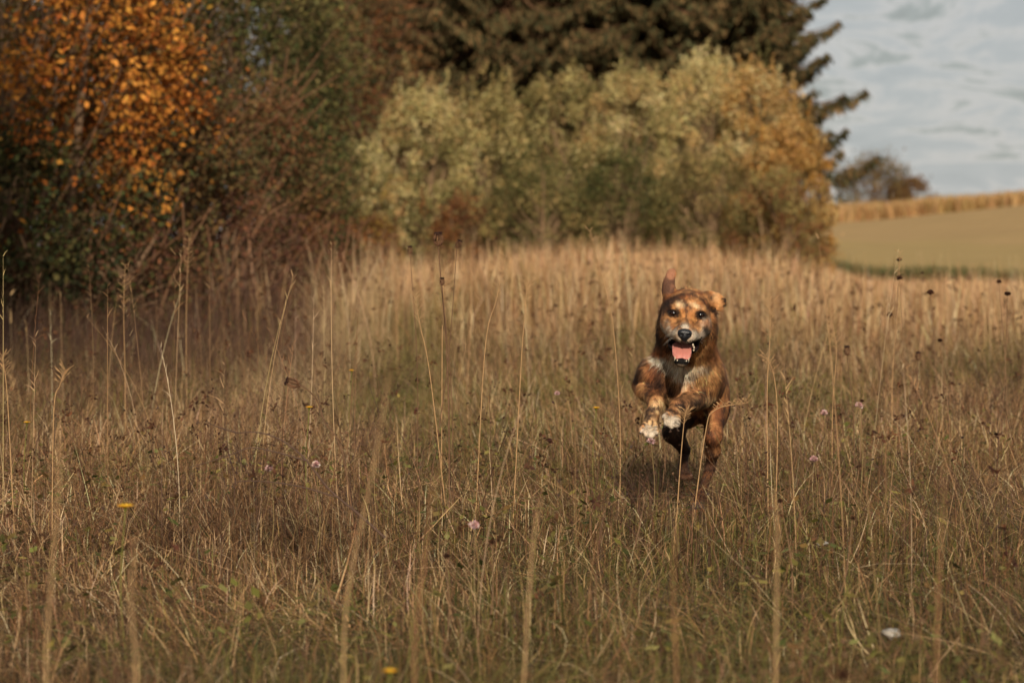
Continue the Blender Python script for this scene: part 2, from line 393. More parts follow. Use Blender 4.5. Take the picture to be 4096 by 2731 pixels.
def proj(p):
    q = p - np.array([0, 0, CAMZ]); f = q[:, 1] * math.cos(TILT) - q[:, 2] * math.sin(TILT); u = q[:, 1] * math.sin(TILT) + q[:, 2] * math.cos(TILT)
    return 2048 + FPX * q[:, 0] / f, 1365.5 - FPX * u / f
OR = lin((194, 136, 86)); OD = lin((128, 80, 50)); DK = lin((50, 36, 31)); WH = lin((204, 188, 166)); TAN = lin((212, 168, 120)); BLK = lin((20, 17, 16)); GR = lin((152, 132, 110))
def headuv(p):
    q = (p - HC) @ HB.T / cm; return q[:, 0], q[:, 2], -q[:, 1]
def coat(p):
    """coat colour by place on the body: brindle, white blaze, grey muzzle, white toes"""
    u, v, w = headuv(p); n = len(p)
    front = p[:, 1] < 6.7
    st = noise3(np.stack([p[:, 0] * 75, p[:, 1] * 60, p[:, 2] * 16], -1) + 3 * noise3(p * 14, 5)[:, None], 1)
    mo = noise3(p * np.array([120, 90, 50]), 2); big = noise3(p * np.array([34, 30, 11]), 7); fine = noise3(p * 190, 4)
    c = mixc(np.broadcast_to(OR, (n, 3)), OD, S(.35, .68, big + .25 * (mo - .5)))
    dk = S(.505, .64, st * .62 + mo * .28 + fine * .16 + .22 * (noise3(p * 9, 8) - .5))
    c = mixc(c, DK, dk * .84)
    lower = S(P(0, 1560, 6.4)[2], P(0, 1610, 6.4)[2], p[:, 2]) * (p[:, 1] < 6.56)
    mott = mixc(mixc(np.broadcast_to(TAN * .95, (n, 3)), OR, S(.4, .6, big)), DK, S(.46, .58, mo * .5 + noise3(p * np.array([150, 150, 80]), 14) * .5) * .9)
    c = mixc(c, mott, lower)
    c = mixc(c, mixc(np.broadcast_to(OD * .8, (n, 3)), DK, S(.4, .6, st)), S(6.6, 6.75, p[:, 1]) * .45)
    py_ = p[:, 2]; dz = lambda row: P(2740, row, 6.42)[2]
    fr = (p[:, 1] < 6.6)
    def blob(pxl, row, sx_, sz_, Y=6.38, ph=.5):
        q = P(pxl, row, Y); a = (p[:, 0] - q[0]) / sx_; b = (p[:, 2] - q[2]) / sz_
        return S(1.25, .65, np.sqrt(a * a + b * b) + (noise3(p * 65, 13) - .5) * ph) * (p[:, 1] < 6.62)
    # chest: dark in the middle, golden tan on the right
    c = mixc(c, DK, np.maximum.reduce([blob(2655, 1520, .020, .030) * .7, blob(2745, 1615, .05, .022) * .6, blob(2702, 1560, .010, .05) * .5, blob(2765, 1550, .007, .05) * .4, blob(2655, 1480, .018, .010) * .6]))
    c = mixc(c, lin((204, 152, 98)), np.maximum.reduce([blob(2800, 1480, .036, .045) * .9, blob(2810, 1420, .03, .05) * .6]))
    c = mixc(c, lin((176, 124, 82)), blob(2738, 1545, .016, .05) * .8)
    c = mixc(c, lin((220, 204, 178)), np.maximum.reduce([blob(2662, 1440, .034, .015), blob(2700, 1442, .028, .034), blob(2733, 1488, .032, .020) * .8, blob(2785, 1466, .036, .012) * .55, blob(2740, 1520, .012, .03) * .3]) * .95)
    c = mixc(c, DK, blob(2765, 1497, .016, .008) * .8)
    # dark side of the neck
    c = mixc(c, DK, np.maximum.reduce([blob(2622, 1290, .022, .075, 6.36, .7) * .95, blob(2648, 1370, .03, .03, 6.36, .8) * .7, blob(2888, 1300, .016, .06, 6.36, .7) * .75, blob(2560, 1440, .015, .04, 6.45) * .4]))
    c = mixc(c, lin((165, 98, 52)), np.maximum(blob(2640, 1405, .035, .018, 6.36, .8) * .6, blob(2850, 1390, .035, .04, 6.36, .8) * .6))
    # ---- face
    hd = (w > -9.5) & (v > -14) & (p[:, 1] < 6.33)
    hn = (noise3(p * 75, 21) - .5); f = np.broadcast_to(lin((196, 138, 86)), (n, 3)).copy()
    f = mixc(f, lin((150, 88, 48)), S(.4, .7, noise3(p * 50, 22)) * .8)
    def hb(cu, cv, ru, rv, a=0., soft=.45, amp=.9):
        du, dv = u - cu, v - cv; ca, sa = math.cos(R(a)), math.sin(R(a)); x = (du * ca + dv * sa) / ru; y = (-du * sa + dv * ca) / rv
        return S(1 + soft, 1 - soft, np.sqrt(x * x + y * y) + hn * amp)
    f = mixc(f, DK, S(.56, .72, noise3(p * 120, 27) * .6 + noise3(p * 40, 28) * .4) * .75 * S(-3.5, -2, v))
    f = mixc(f, DK, np.maximum(hb(-5.2, 1.5, .9, 3.0, 0, .5, 1.2) * .8, hb(5.6, 1.6, .6, 2.2, 0, .5, 1.4) * .6))
    # crown arcs
    rad = np.sqrt((u * .95) ** 2 + (v - .3) ** 2); arc = np.exp(-((rad - 4.9 + hn * 1.2) / .55) ** 2) * S(.8, 2.2, v)
    f = mixc(f, DK * .8, arc * .97)
    arc2 = np.exp(-((rad - 6.9 + hn * 1.2) / .6) ** 2) * S(2, 4, v) ; f = mixc(f, DK, arc2 * .75)
    f = mixc(f, DK, hb(-3.6, 3.0, 2.2, .55, 35) * .8); f = mixc(f, DK, hb(-1.2, 2.9, 1.7, .6, -30) * .75)
    f = mixc(f, DK, np.exp(-((u + .25 + hn * .5 + .12 * (v + 1)) / .28) ** 2) * S(3.6, 2.4, v) * S(-4.2, -2.6, v) * .85)
    f = mixc(f, DK, hb(-1.5, -3.0, .55, 1.6, -30) * .6)
    f = mixc(f, lin((232, 200, 156)), np.maximum(hb(-2.0, 1.9, 1.1, .7, 20, .6, 1.4), hb(2.1, 2.0, 1.6, .6, -20, .6, 1.2)) * .65)
    f = mixc(f, lin((196, 132, 72)), np.maximum(hb(1.4, -.8, 1.1, 1.8), hb(-1.5, -.6, .9, 1.6)) * .6)
    f = mixc(f, DK, np.maximum(hb(2.7, -2.4, .9, .5), hb(-4.6, -2.1, .8, .5)) * .6)
    # eye liner
    for eu in (-3.45, 3.45): f = mixc(f, BLK, S(1.45, .95, np.sqrt(((u - eu) / 1.6) ** 2 + ((v + (.12 if eu < 0 else .1)) / 1.05) ** 2) + hn * .2) * .95)
    f = mixc(f, BLK, np.maximum(hb(-2.15, -.7, .7, .35, -35), hb(2.1, -.75, .6, .35, 35)) * .6)
    # grey white muzzle and cheeks
    mz = np.maximum.reduce([S(-3.0, -4.6, v - .05 * np.abs(u) + hn * 2.4), hb(-.7, -3.2, 1.0, 1.0), hb(4.9, -2.7, 1.5, 1.3, 0, .7, 1.5) * .5, hb(-5.3, -4, 1.2, 2.0) * .4])
    mz = mz * S(-6.5, -4.5, w)
    f = mixc(f, mixc(np.broadcast_to(WH * 1.05, (n, 3)), GR * .9, S(.35, .7, noise3(p * 70, 25))), mz * .86)
    f = mixc(f, BLK * 1.3, np.maximum.reduce([hb(5.4, -4.0, 1.3, 1.2, 20, .5, 1.6) * .85, hb(4.2, -4.6, .8, .7, 0, .5, 1.8) * .6]))
    # chin grey, lips black
    f = mixc(f, mixc(np.broadcast_to(BLK * 1.2, (n, 3)), GR, S(-12.5, -13.0, v + hn * .3)), S(-9.0, -9.6, v) * (w > 1.5))
    md = mouth(p) / cm
    lip = S(1.3, .6, md + hn * .25) * S(-6.7, -7.6, v) * (w > -3.2)
    up = S(.35, .05, md) * (v > -8)
    f = mixc(f, BLK, np.maximum(lip * S(-7.55, -8.2, v - .25 * np.abs(u + 1)), up))
    side = S(6.1, 5.4, np.abs(u + .3)) * S(1.1, .4, md) * S(-5.5, -6.4, v); f = mixc(f, BLK, side)
    upl = -7.45 + .095 * (u + .8) ** 2; outer = np.interp(v, [-12.4, -11, -8.7, -5.6], [2.0, 2.6, 4.0, 4.75])
    f = mixc(f, BLK, S(.25, -.1, v - upl + hn * .25) * S(.3, -.15, np.abs(u + .7) - outer + hn * .25) * S(-12.7, -12.3, v) * (w > -4))
    # ears
    ear = (v > 4.6) & (u < -3.2) & (w < -4); f = np.where(ear[:, None], mixc(np.broadcast_to(lin((150, 104, 78)), (n, 3)), DK, S(9.0, 6.6, v + hn * 4.5) * .7), f)
    f = mixc(f, BLK, S(8.6, 9.4, u + hn * .6) * (v < 4.6)); f = mixc(f, TAN, (S(6.2, 7, u) * S(8.8, 8, u) * S(3.0, 4.0, v)) * .5)
    m = hd * S(-9.5, -6.8, w + .0 * u) * S(-14.2, -13.6, v)
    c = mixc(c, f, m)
    # feet
    for (pt, rr, s_) in [(P(2597, 1742, 6.27), .034, .9), (P(2670, 1692, 6.23), .036, .92), (P(2788, 2040, 6.70), .04, .9), (P(2755, 1890, 6.86), .022, .8)]:
        d = np.linalg.norm((p - pt) * np.array([1, 1, 1.15]), axis=1); c = mixc(c, WH, S(rr * 1.15, rr * .6, d + (noise3(p * 120, 33) - .5) * .034) * s_ * .92)
    d = np.linalg.norm(p - P(2605, 1678, 6.33), axis=1); c = mixc(c, DK, S(.034, .016, d + (noise3(p * 100, 34) - .5) * .02) * .8)
    # hind leg at image left is the dark one; dark haunch stripes
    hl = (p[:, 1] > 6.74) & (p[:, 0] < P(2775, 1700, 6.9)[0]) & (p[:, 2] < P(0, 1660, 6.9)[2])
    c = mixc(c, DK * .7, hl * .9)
    c = mixc(c, lin((96, 62, 42)), S(P(0, 1800, 6.9)[2], P(0, 1900, 6.9)[2], p[:, 2]) * (p[:, 1] > 6.65) * S(P(0, 2030, 6.8)[2], P(0, 2000, 6.8)[2], p[:, 2]) * .6)
    tf = np.linalg.norm(p - P(2790, 1668, 7.4), axis=1); c = mixc(c, WH * .7, S(.05, .025, tf))
    return c.clip(.004, .8)
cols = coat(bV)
inn = (mouth(bV) < .0012) & (headuv(bV)[2] < 8)
cols[inn] = lin((38, 20, 20))
dog = empty('dog', DOG, 'brindle brown dog leaping towards the camera with open mouth and one ear up', 'dog')
acc = Acc(); acc.add(bV, bF, None, cols); body = acc.build('body', M_skin, dog, DOG)
# fur
def fur():
    tri = np.concatenate([bF[:, [0, 1, 2]], bF[:, [0, 2, 3]]]); a, b, c = bV[tri[:, 0]], bV[tri[:, 1]], bV[tri[:, 2]]
    ar = np.linalg.norm(np.cross(b - a, c - a), axis=1) / 2; cen = (a + b + c) / 3
    dens = np.where(cen[:, 1] < 6.36, 1.9, np.where(cen[:, 1] < 6.6, 1.0, .7)); dens = np.where((bN[tri[:, 0], 1] > .5), dens * .4, dens)
    pr = ar * dens; N = 230000; i = rng.choice(len(tri), N, p=pr / pr.sum())
    r1, r2 = np.sqrt(rng.random(N)), rng.random(N)
    p = a[i] * (1 - r1)[:, None] + b[i] * (r1 * (1 - r2))[:, None] + c[i] * (r1 * r2)[:, None]
    n = bN[tri[i]].mean(1); n /= np.linalg.norm(n, axis=1)[:, None]
    u, v, w = headuv(p)
    keep = (mouth(p) > .003) | (w < -3)
    for ey in EYES: keep &= np.linalg.norm(p - ey, axis=1) > .0118
    keep &= np.linalg.norm((p - H(-.9, -4.9, 8.7)) / np.array([1, 1, 1]), axis=1) > .019
    p, n, u, v, w = p[keep], n[keep], u[keep], v[keep], w[keep]; N = len(p)
    head = (p[:, 1] < 6.315) & (v > -14) & (w > -7)
    nose = H(-.8, -4.0, 8.5)
    fh = p - nose; fh /= np.linalg.norm(fh, axis=1)[:, None]
    neckc = P(2748, 1270, 6.30)
    fb = p - neckc; fb[:, 1] = np.abs(fb[:, 1]) * .5 + .12; fb /= np.linalg.norm(fb, axis=1)[:, None]; fb[:, 2] -= .35
    low = p[:, 2] < P(0, 1560, 6.4)[2]; fb[low] = fb[low] * .4 + np.array([0, .25, -.9])
    fl = np.where(head[:, None], fh, fb)
    cl = (noise3(p * 70, 41) - .5)[:, None] * .9 * np.cross(n, fl) ; fl = fl + cl * np.where(head, .45, .8)[:, None] + rng.normal(0, .18, (N, 3))
    fl -= n * (fl * n).sum(1)[:, None]; fl /= np.linalg.norm(fl, axis=1)[:, None] + 1e-6
    low1 = P(0, 1575, 6.4)[2]
    Ln = np.where(head, .0065, .013)
    Ln = np.where(head & (w < -3.6) & (v < 3), .013, Ln)
    ruff = (p[:, 1] >= 6.30) & (p[:, 1] < 6.5) & (p[:, 2] > P(0, 1520, 6.4)[2]); Ln = np.where(ruff & ~head, .019, Ln)
    leg = (p[:, 2] < low1); Ln = np.where(leg, .0085, Ln)
    ear = (p[:, 1] < 6.34) & (v > 3.6 + .0 * u) & ((u < -5.4) | (u > 6.2) | (v > 6.6)) & (w > -9); Ln = np.where(ear, .005, Ln)
    foot = leg & (p[:, 1] < 6.335) & (p[:, 2] < P(0, 1650, 6.3)[2]); foot |= leg & (p[:, 1] < 6.335) & (p[:, 0] > P(2650, 0, 6.3)[0]) & (p[:, 2] < P(0, 1640, 6.3)[2]); Ln = np.where(foot, .0026, Ln)
    near_eye = np.minimum(np.linalg.norm(p - EYES[0], axis=1), np.linalg.norm(p - EYES[1], axis=1)); Ln = np.where(near_eye < .019, .0032, Ln)
    lipz = (v < -7.3 + .095 * (u + .8) ** 2) & (np.abs(u + .7) < 5) & (w > -4) & head; Ln = np.where(lipz, .0028, Ln); Ln = np.where(ear & (u < 0), .0034, Ln)
    Ln = Ln * rng.uniform(.6, 1.35, N) * np.where((rng.random(N) < .08) & ~head, 1.7, 1.0); lift = np.where(head, .22, .26)[:, None]; lift = np.where(leg[:, None], .16, lift); lift = np.where((ruff & ~head)[:, None], .35, lift)
    d0 = fl * (1 - lift) + n * lift; d0 /= np.linalg.norm(d0, axis=1)[:, None]
    d1 = fl * .95 + n * .05 + np.array([0, 0, -.12]); d1 /= np.linalg.norm(d1, axis=1)[:, None]
    wd = np.where(head, .00065, .0010) * rng.uniform(.7, 1.3, N)
    mid = p + d0 * (Ln * .5)[:, None]; tip = mid + d1 * (Ln * .5)[:, None]
    side = np.cross(d0, n); side /= np.linalg.norm(side, axis=1)[:, None] + 1e-9
    hw = (side * wd[:, None])
    V = np.stack([p - n * .001 - hw * .5, p - n * .001 + hw * .5, mid + hw * .4, mid - hw * .4, tip], 1)
    k = np.arange(N)[:, None] * 5; F4 = k + np.array([0, 1, 2, 3]); F3 = k + np.array([3, 2, 4])
    C = coat(p + rng.normal(0, .002, (N, 3))) * (rng.lognormal(0, .30, (N, 1)) * (np.where(head, .78, .5) + np.where(head, .45, 1.0) * S(.2, .8, noise3(p * np.array([150, 150, 62]), 61)))[:, None]); C = C * (1 + rng.normal(0, .04, (N, 3)))
    C = np.repeat(C[:, None], 5, 1).clip(.003, .85); C[:, 4] = (C[:, 4] * 1.15).clip(0, .85)
    nn_ = n + side * rng.normal(0, .25, (N, 1)) + fl * .15; nn_ /= np.linalg.norm(nn_, axis=1)[:, None]
    A = Acc(); A.add(V, F4, F3, C.reshape(-1, 3), np.repeat(nn_[:, None], 5, 1)); return A.build('fur', M_fur, dog, DOG)
fur()

def simple(name, col, rough, spec=.5, sss=0, coat_=0, bump=0, bsc=200):
    m = bpy.data.materials.new(name); m.use_nodes = True; t = m.node_tree; b = t.nodes['Principled BSDF']
    no = nn('ShaderNodeTexNoise', t); no.inputs['Scale'].default_value = bsc; no.inputs['Detail'].default_value = 4
    tc_ = nn('ShaderNodeTexCoord', t); t.links.new(tc_.outputs['Object'], no.inputs['Vector'])
    mr = nn('ShaderNodeMapRange', t); mr.inputs['To Min'].default_value = .75; mr.inputs['To Max'].default_value = 1.25; t.links.new(no.outputs['Fac'], mr.inputs['Value'])
    vm = nn('ShaderNodeVectorMath', t, operation='SCALE'); vm.inputs[0].default_value = tuple(lin(col)); t.links.new(mr.outputs[0], vm.inputs['Scale']); t.links.new(vm.outputs[0], b.inputs['Base Color'])
    b.inputs['Roughness'].default_value = rough; b.inputs['Specular IOR Level'].default_value = spec
    b.inputs['Coat Weight'].default_value = coat_; b.inputs['Coat Roughness'].default_value = .14
    if sss: b.inputs['Subsurface Weight'].default_value = sss; b.inputs['Subsurface Scale'].default_value = .01
    if bump:
        bp = nn('ShaderNodeBump', t); bp.inputs['Strength'].default_value = bump; bp.inputs['Distance'].default_value = .001
        t.links.new(no.outputs['Fac'], bp.inputs['Height']); t.links.new(bp.outputs[0], b.inputs['Normal'])
    return m
M_nose = simple('wet_nose', (26, 26, 30), .28, .5, bump=.8, bsc=700); M_eye = simple('eye_brown', (44, 22, 13), .16, .6, coat_=1)
M_pupil = simple('pupil', (8, 6, 6), .18, .6, coat_=1)
M_tongue = simple('tongue_pink', (196, 126, 112), .38, .5, sss=.08, bump=.6, bsc=500); M_tooth = simple('tooth', (206, 190, 164), .3, .5)
M_claw = simple('claw', (70, 58, 50), .4, .4); M_lip = simple('lip_black', (20, 16, 17), .32, .5, bump=.4, bsc=400)

def lump(name, prs, mat, parent, step=.0012, k=.004, cut=None, gcap=None):
    """small smooth solid from ellipsoids and capsules"""
    l = np.array([1e9] * 3); h = -l
    for pr in prs:
        if pr[0] == 'c': r_ = max(pr[3]); l = np.minimum(l, np.minimum(pr[1], pr[2]) - r_); h = np.maximum(h, np.maximum(pr[1], pr[2]) + r_)
        else: r_ = pr[2].max(); l = np.minimum(l, pr[1] - r_); h = np.maximum(h, pr[1] + r_)
    l -= .005; h += .005; g = [np.arange(l[i], h[i], step) for i in range(3)]
    p = np.stack(np.meshgrid(*g, indexing='ij'), -1); d = sdf_prim(prs[0], p)
    for pr in prs[1:]: d = smin(d, sdf_prim(pr, p), pr[-1])
    if cut is not None: d = cut(p, d)
    V, F = nets(d, *g); A = Acc(); A.add(V, F, None, (.5, .5, .5)); return A.build(name, mat, parent, DOG)
def E(c, r, k=.004, rot=(0, 0, 0)): return ('e', np.asarray(c), np.asarray(r) * cm, rotm(rot).T @ HB, k)
def Cp(a, b, ra, rb, k=.004): return ('c', np.asarray(a), np.asarray(b), (ra * cm, rb * cm), k)
def nosecut(p, d):
    for su in (-1, 1):
        d = -smin(-d, sdf_prim(E(H(-.9 + su * .95, -5.05, 9.75), (.42, .7, .36), rot=(0, -25 * su, 0)), p), .002)
        d = -smin(-d, sdf_prim(Cp(H(-.9 + su * 1.15, -5.2, 9.7), H(-.9 + su * 1.75, -5.5, 9.0), .16, .12), p), .001)
    return -smin(-d, sdf_prim(Cp(H(-.9, -5.3, 9.95), H(-.9, -7.2, 9.2), .09, .09), p), .001)
lump('nose', [E(H(-.9, -4.45, 8.6), (1.75, 1.15, .95)), E(H(-1.75, -4.85, 8.8), (.95, 1.0, .95)), E(H(-.05, -4.85, 8.8), (.95, 1.0, .95)), E(H(-.9, -5.6, 8.7), (1.0, .9, 1.0), .006), E(H(-.9, -6.5, 8.3), (.5, .5, .6), .008)], M_nose, dog, .0009, cut=nosecut)
for ey, su in zip(EYES, (-1, 1)):
    eb = lump('eye', [E(ey + np.array([0, .0008, 0]), (.92, .9, .84))], M_eye, dog, .0008)
    lump('pupil', [E(ey + np.array([-.0004 * su, -.0078, .0002]), (.42, .22, .42))], M_pupil, eb, .0005)
    lump('eyelid', [Cp(ey + HU * (-.0125) * su + np.array([0, -.001, -.001]), ey + np.array([0, -.0075, .0078]), .16, .2, .003), Cp(ey + np.array([0, -.0075, .0078]), ey + HU * .0125 * su + np.array([0, -.003, 0]), .2, .16, .003)], M_lip, eb, .0008)
def tcut(p, d):
    q = (p - HC) @ HB.T / cm; return d + .0012 * np.exp(-((q[..., 0] + .95) / .16) ** 2) + .0004 * np.sin(q[..., 0] * 4)
lump('tongue', [E(H(-.8, -8.3, .5), (2.5, 2.6, .5), rot=(22, 0, 0)), E(H(-.95, -9.1, 3.0), (2.4, 2.8, .5), .01, rot=(30, 0, 0)), E(H(-1.0, -10.2, 4.6), (2.2, 2.2, .5), .01, rot=(38, 0, 0)), E(H(-1.05, -11.1, 5.6), (1.65, 1.2, .40), .008, rot=(48, 0, 0))], M_tongue, dog, .0012, cut=tcut)
for a, b, ra, rb in [(H(-2.65, -11.9, 5.6), H(-2.85, -10.9, 6.2), .28, .1), (H(.6, -11.9, 5.6), H(.8, -10.95, 6.2), .28, .1)]:
    lump('canine_tooth', [Cp(a, b, ra, rb)], M_tooth, dog, .0006)
for q in np.linspace(-2.15, .1, 6):
    lump('incisor', [E(H(q, -11.75 - .12 * (1 - ((q + 1) / 1.2) ** 2), 6.7 - .12 * (q + 1) ** 2), (.22, .16, .22))], M_tooth, dog, .0006)
for (u_, v_, w_, s_) in [(1.75, -7.95, 4.4, .3), (2.05, -8.35, 3.4, .32), (2.1, -9.0, 2.6, .3), (1.6, -7.6, 5.4, .3)]:
    lump('cheek_tooth', [E(H(u_, v_, w_), (s_ * .8, s_, s_ * 1.15))], M_tooth, dog, .0006)
for a, b in toesL + toesR:
    lf = a[0] < 2640; Y = 6.275 if lf else 6.235; t0 = P(*b, Y); dr = P(*b, Y) - P(*a, Y + .03); dr /= np.linalg.norm(dr)
    lump('claw', [Cp(t0 + dr * .005, t0 + dr * .016 + np.array([0, -.002, -.003]), .28, .08)], M_claw, dog, .0007)
wa = Acc()
for su in (-1, 1):
    for k in range(6):
        b0 = H(-.8 + su * (1.7 + .12 * k), -5.6 - .25 * (k % 3), 7.2 - .3 * k); d = HU * su * .03 + HV * rng.uniform(-.02, .012) + HW * rng.uniform(-.005, .015)
        tube(wa, spline([b0, b0 + d * .5 + HV * .004, b0 + d - HV * .004], 6), np.linspace(.00014, .00006, 6), lin((205, 195, 180)), 3)
wa.build('whisker_hair', M_stem, dog, DOG)['kind'] = 'stuff'

# ------------------------------------------------------------------ meadow grass
def scatter(N, y0, y1, pw, side=1.3, xr=None, f=None):
    u = rng.random(N); y = (y0 ** pw + u * (y1 ** pw - y0 ** pw)) ** (1 / pw)
    hw = .2118 * y + side; x = rng.uniform(-1, 1, N) * hw
    if f is not None: k = rng.random(N) < f(x, y); x, y = x[k], y[k]
    return x, y
def pxof(x, y): return 2048 + FPX * x / y
def bush_line(x):   # front edge of the scrub: no meadow beyond it
    return np.where(x < -1.6, 18.5 + (x + 4) * 3.2, np.where(x < 4.9, 27.0 + (x + 1.6) * 1.35, 58))
def in_meadow(x, y): return (y < bush_line(x) + 1.0).astype(float)
def protect(x, y, z, h, lim=1800):
    px_ = pxof(x, y); m = (px_ > 2500) & (px_ < 2960) & (y < 6.62)
    hm = CAMZ - (lim - 1000) / FPX * y - z
    h = np.where(m, np.minimum(h, np.maximum(hm, .03)), h)
    m2 = (px_ > 2690) & (px_ < 2860) & (y < 6.9) & (y > 4.5); hm = CAMZ - (1965 - 1000) / FPX * y - z
    return np.where(m2, np.minimum(h, np.maximum(hm, .03)), h)
STRAW = [(220, 184, 136), (202, 164, 116), (182, 142, 98), (232, 200, 156), (158, 120, 82), (130, 96, 64)]
BROWN = [(120, 86, 58), (96, 68, 48), (142, 104, 70), (78, 56, 42)]
GREEN = [(112, 108, 54), (126, 116, 60), (92, 92, 48), (146, 130, 72), (80, 82, 44), (116, 98, 58)]
def grass_layer(name, label, N, y0, y1, pw, hr, wr, mixw, lean=.25, curv=.45, seg=3, f=None, wy=0.0, patch=(.9, 5), short=0.0):
    x, y = scatter(N, y0, y1, pw, f=(lambda a, b: in_meadow(a, b) * (1 if f is None else f(a, b)))); n = len(x); z = gz(x, y)
    gn = fbm2(x * patch[0] + 3, y * patch[0] * .7, patch[1]); pn = fbm2(x * 2.6, y * 1.8, 31)
    h = rng.uniform(*hr, n) * (.5 + .8 * pn) * (1 - short * S(22, 9, y)); h = h * (1 - .55 * S(.115, .145, x / y) * S(20, 36, y)) * (1 + .30 * S(-.05, -.12, x / y) * S(11, 14, y) * S(20, 17, y)); h = protect(x, y, z, h)
    w = rng.uniform(*wr, n) * (1 + wy * y)
    gs, ss, bs = mixw
    g = np.clip(gs * (1 + .7 * S(6, 3, y)) * (.25 + 2.6 * S(.42, .68, gn)) * (1 - .85 * S(14, 26, y)), 0, .96); r = rng.random(n)
    cg, cs, cb_ = pick(GREEN, n), pick(STRAW, n), pick(BROWN, n)
    isb = rng.random(n) < bs / (bs + ss)
    c = np.where((r < g)[:, None], cg, np.where(isb[:, None], cb_, cs))
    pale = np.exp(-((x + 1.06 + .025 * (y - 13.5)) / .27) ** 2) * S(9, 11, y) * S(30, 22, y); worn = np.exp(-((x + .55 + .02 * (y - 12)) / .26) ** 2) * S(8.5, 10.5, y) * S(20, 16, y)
    c = mixc(c, pick([(214, 184, 142), (200, 166, 122)], n), pale * .85 * (rng.random(n) < .8)); c = mixc(c, pick(GREEN, n), worn * .8 * (rng.random(n) < .8)); c = mixc(c, pick([(96, 68, 54), (112, 82, 62), (84, 62, 50)], n), S(-.062, -.095, x / y) * S(11, 13.5, y) * S(30, 24, y) * (rng.random(n) < .85)); h = h * (1 - .5 * worn) * (1 + .3 * pale)  # left hedge foot: dead-weed browns with the shade there mixed into the tint
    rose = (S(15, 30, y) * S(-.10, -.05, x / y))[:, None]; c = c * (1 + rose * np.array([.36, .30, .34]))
    A = Acc(); az = rng.uniform(0, 6.28, n) ; dxn = noise2(x * 1.3, y * 1.3, 51) * 6.28
    az = np.where(rng.random(n) < .55, dxn, az)
    ln = np.abs(rng.normal(0, lean, n)); cv = rng.normal(0, curv, n)
    c = c * (.72 + .56 * fbm2(x * 1.5 + 7, y * .8, 19) + .16 * (noise2(x * 5, y * 2.5, 20) - .5))[:, None]
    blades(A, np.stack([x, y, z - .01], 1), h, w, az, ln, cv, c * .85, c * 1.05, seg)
    o = A.build(name, M_grass); return tag(o, label, 'grass', kind='stuff')
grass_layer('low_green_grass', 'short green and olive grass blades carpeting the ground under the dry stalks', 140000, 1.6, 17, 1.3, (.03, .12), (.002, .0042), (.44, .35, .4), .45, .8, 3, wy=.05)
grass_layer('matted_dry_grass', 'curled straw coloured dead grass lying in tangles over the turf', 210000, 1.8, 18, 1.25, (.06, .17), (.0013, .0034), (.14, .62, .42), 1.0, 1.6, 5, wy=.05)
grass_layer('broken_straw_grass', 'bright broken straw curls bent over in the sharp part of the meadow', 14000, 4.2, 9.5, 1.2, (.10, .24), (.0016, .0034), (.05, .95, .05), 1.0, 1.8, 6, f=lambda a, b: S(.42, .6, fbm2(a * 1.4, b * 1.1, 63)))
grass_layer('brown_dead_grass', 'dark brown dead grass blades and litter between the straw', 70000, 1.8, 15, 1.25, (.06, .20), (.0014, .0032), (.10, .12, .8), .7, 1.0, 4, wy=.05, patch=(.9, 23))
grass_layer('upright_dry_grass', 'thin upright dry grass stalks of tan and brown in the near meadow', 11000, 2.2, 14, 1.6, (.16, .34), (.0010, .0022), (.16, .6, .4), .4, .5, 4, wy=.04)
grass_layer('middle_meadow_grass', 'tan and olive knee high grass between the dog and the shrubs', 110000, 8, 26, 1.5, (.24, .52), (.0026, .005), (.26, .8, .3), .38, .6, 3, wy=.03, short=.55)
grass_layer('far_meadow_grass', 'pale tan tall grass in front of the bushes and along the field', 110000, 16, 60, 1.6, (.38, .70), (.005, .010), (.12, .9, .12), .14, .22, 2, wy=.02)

# tall thin stalks with seed panicles
def stalks():
    A = Acc(); x, y = scatter(1100, 3.7, 26, 1.7, f=in_meadow); n = len(x); z = gz(x, y)
    cl = noise2(x * 2.2, y * 2.2, 77); k = rng.random(n) < S(.25, .7, cl) + .15; x, y, z = x[k], y[k], z[k]; n = len(x)
    h = rng.uniform(.45, .82, n); h0 = h.copy(); h = protect(x, y, z, h, 1500)
    ok = (h > .22) & ~((np.abs(pxof(x, y) - 2730) < 260) & (y < 6.7)) & ~((x / y < -.06) & (y > 10.5) & (rng.random(n) < .8)); near = (y < 4.6) & (rng.random(n) < .6); ok &= ~near; x, y, z, h = x[ok], y[ok], z[ok], h[ok]; n = len(x)
    az = rng.uniform(0, 6.28, n); ln = np.abs(rng.normal(0, .11, n)); cv = rng.normal(0, .14, n); c = pick(STRAW, n, .15)
    w = rng.uniform(.0009, .0016, n) * (1 + .05 * y)
    cen = blades(A, np.stack([x, y, z], 1), h, w, az, ln, cv, c * .8, c, 8, waz=np.where(rng.random(n) < .5, 0., rng.uniform(0, 3.1, n)), pw=.35)
    m = 13
    for q in range(m):
        t = 1 - .30 * (q / m); i = t * 8 - 1e-6; i0 = int(i); b = cen[:, i0] * (1 - (i - i0)) + cen[:, min(i0 + 1, 8)] * (i - i0)
        has = rng.random(n) < .62; nb = has.sum(); L_ = rng.uniform(.012, .035, nb) * (.6 + .6 * q / m)
        blades(A, b[has], L_, np.full(nb, .0019), rng.uniform(0, 6.28, nb), rng.uniform(.3, .9, nb), rng.normal(.2, .3, nb), c[has] * .9, c[has] * 1.05, 2, pw=.3)
    return tag(A.build('flowering_grass_stalks', M_grass), 'tall fine straw stalks with loose seed panicles rising above the meadow', 'grass', kind='stuff')
stalks()
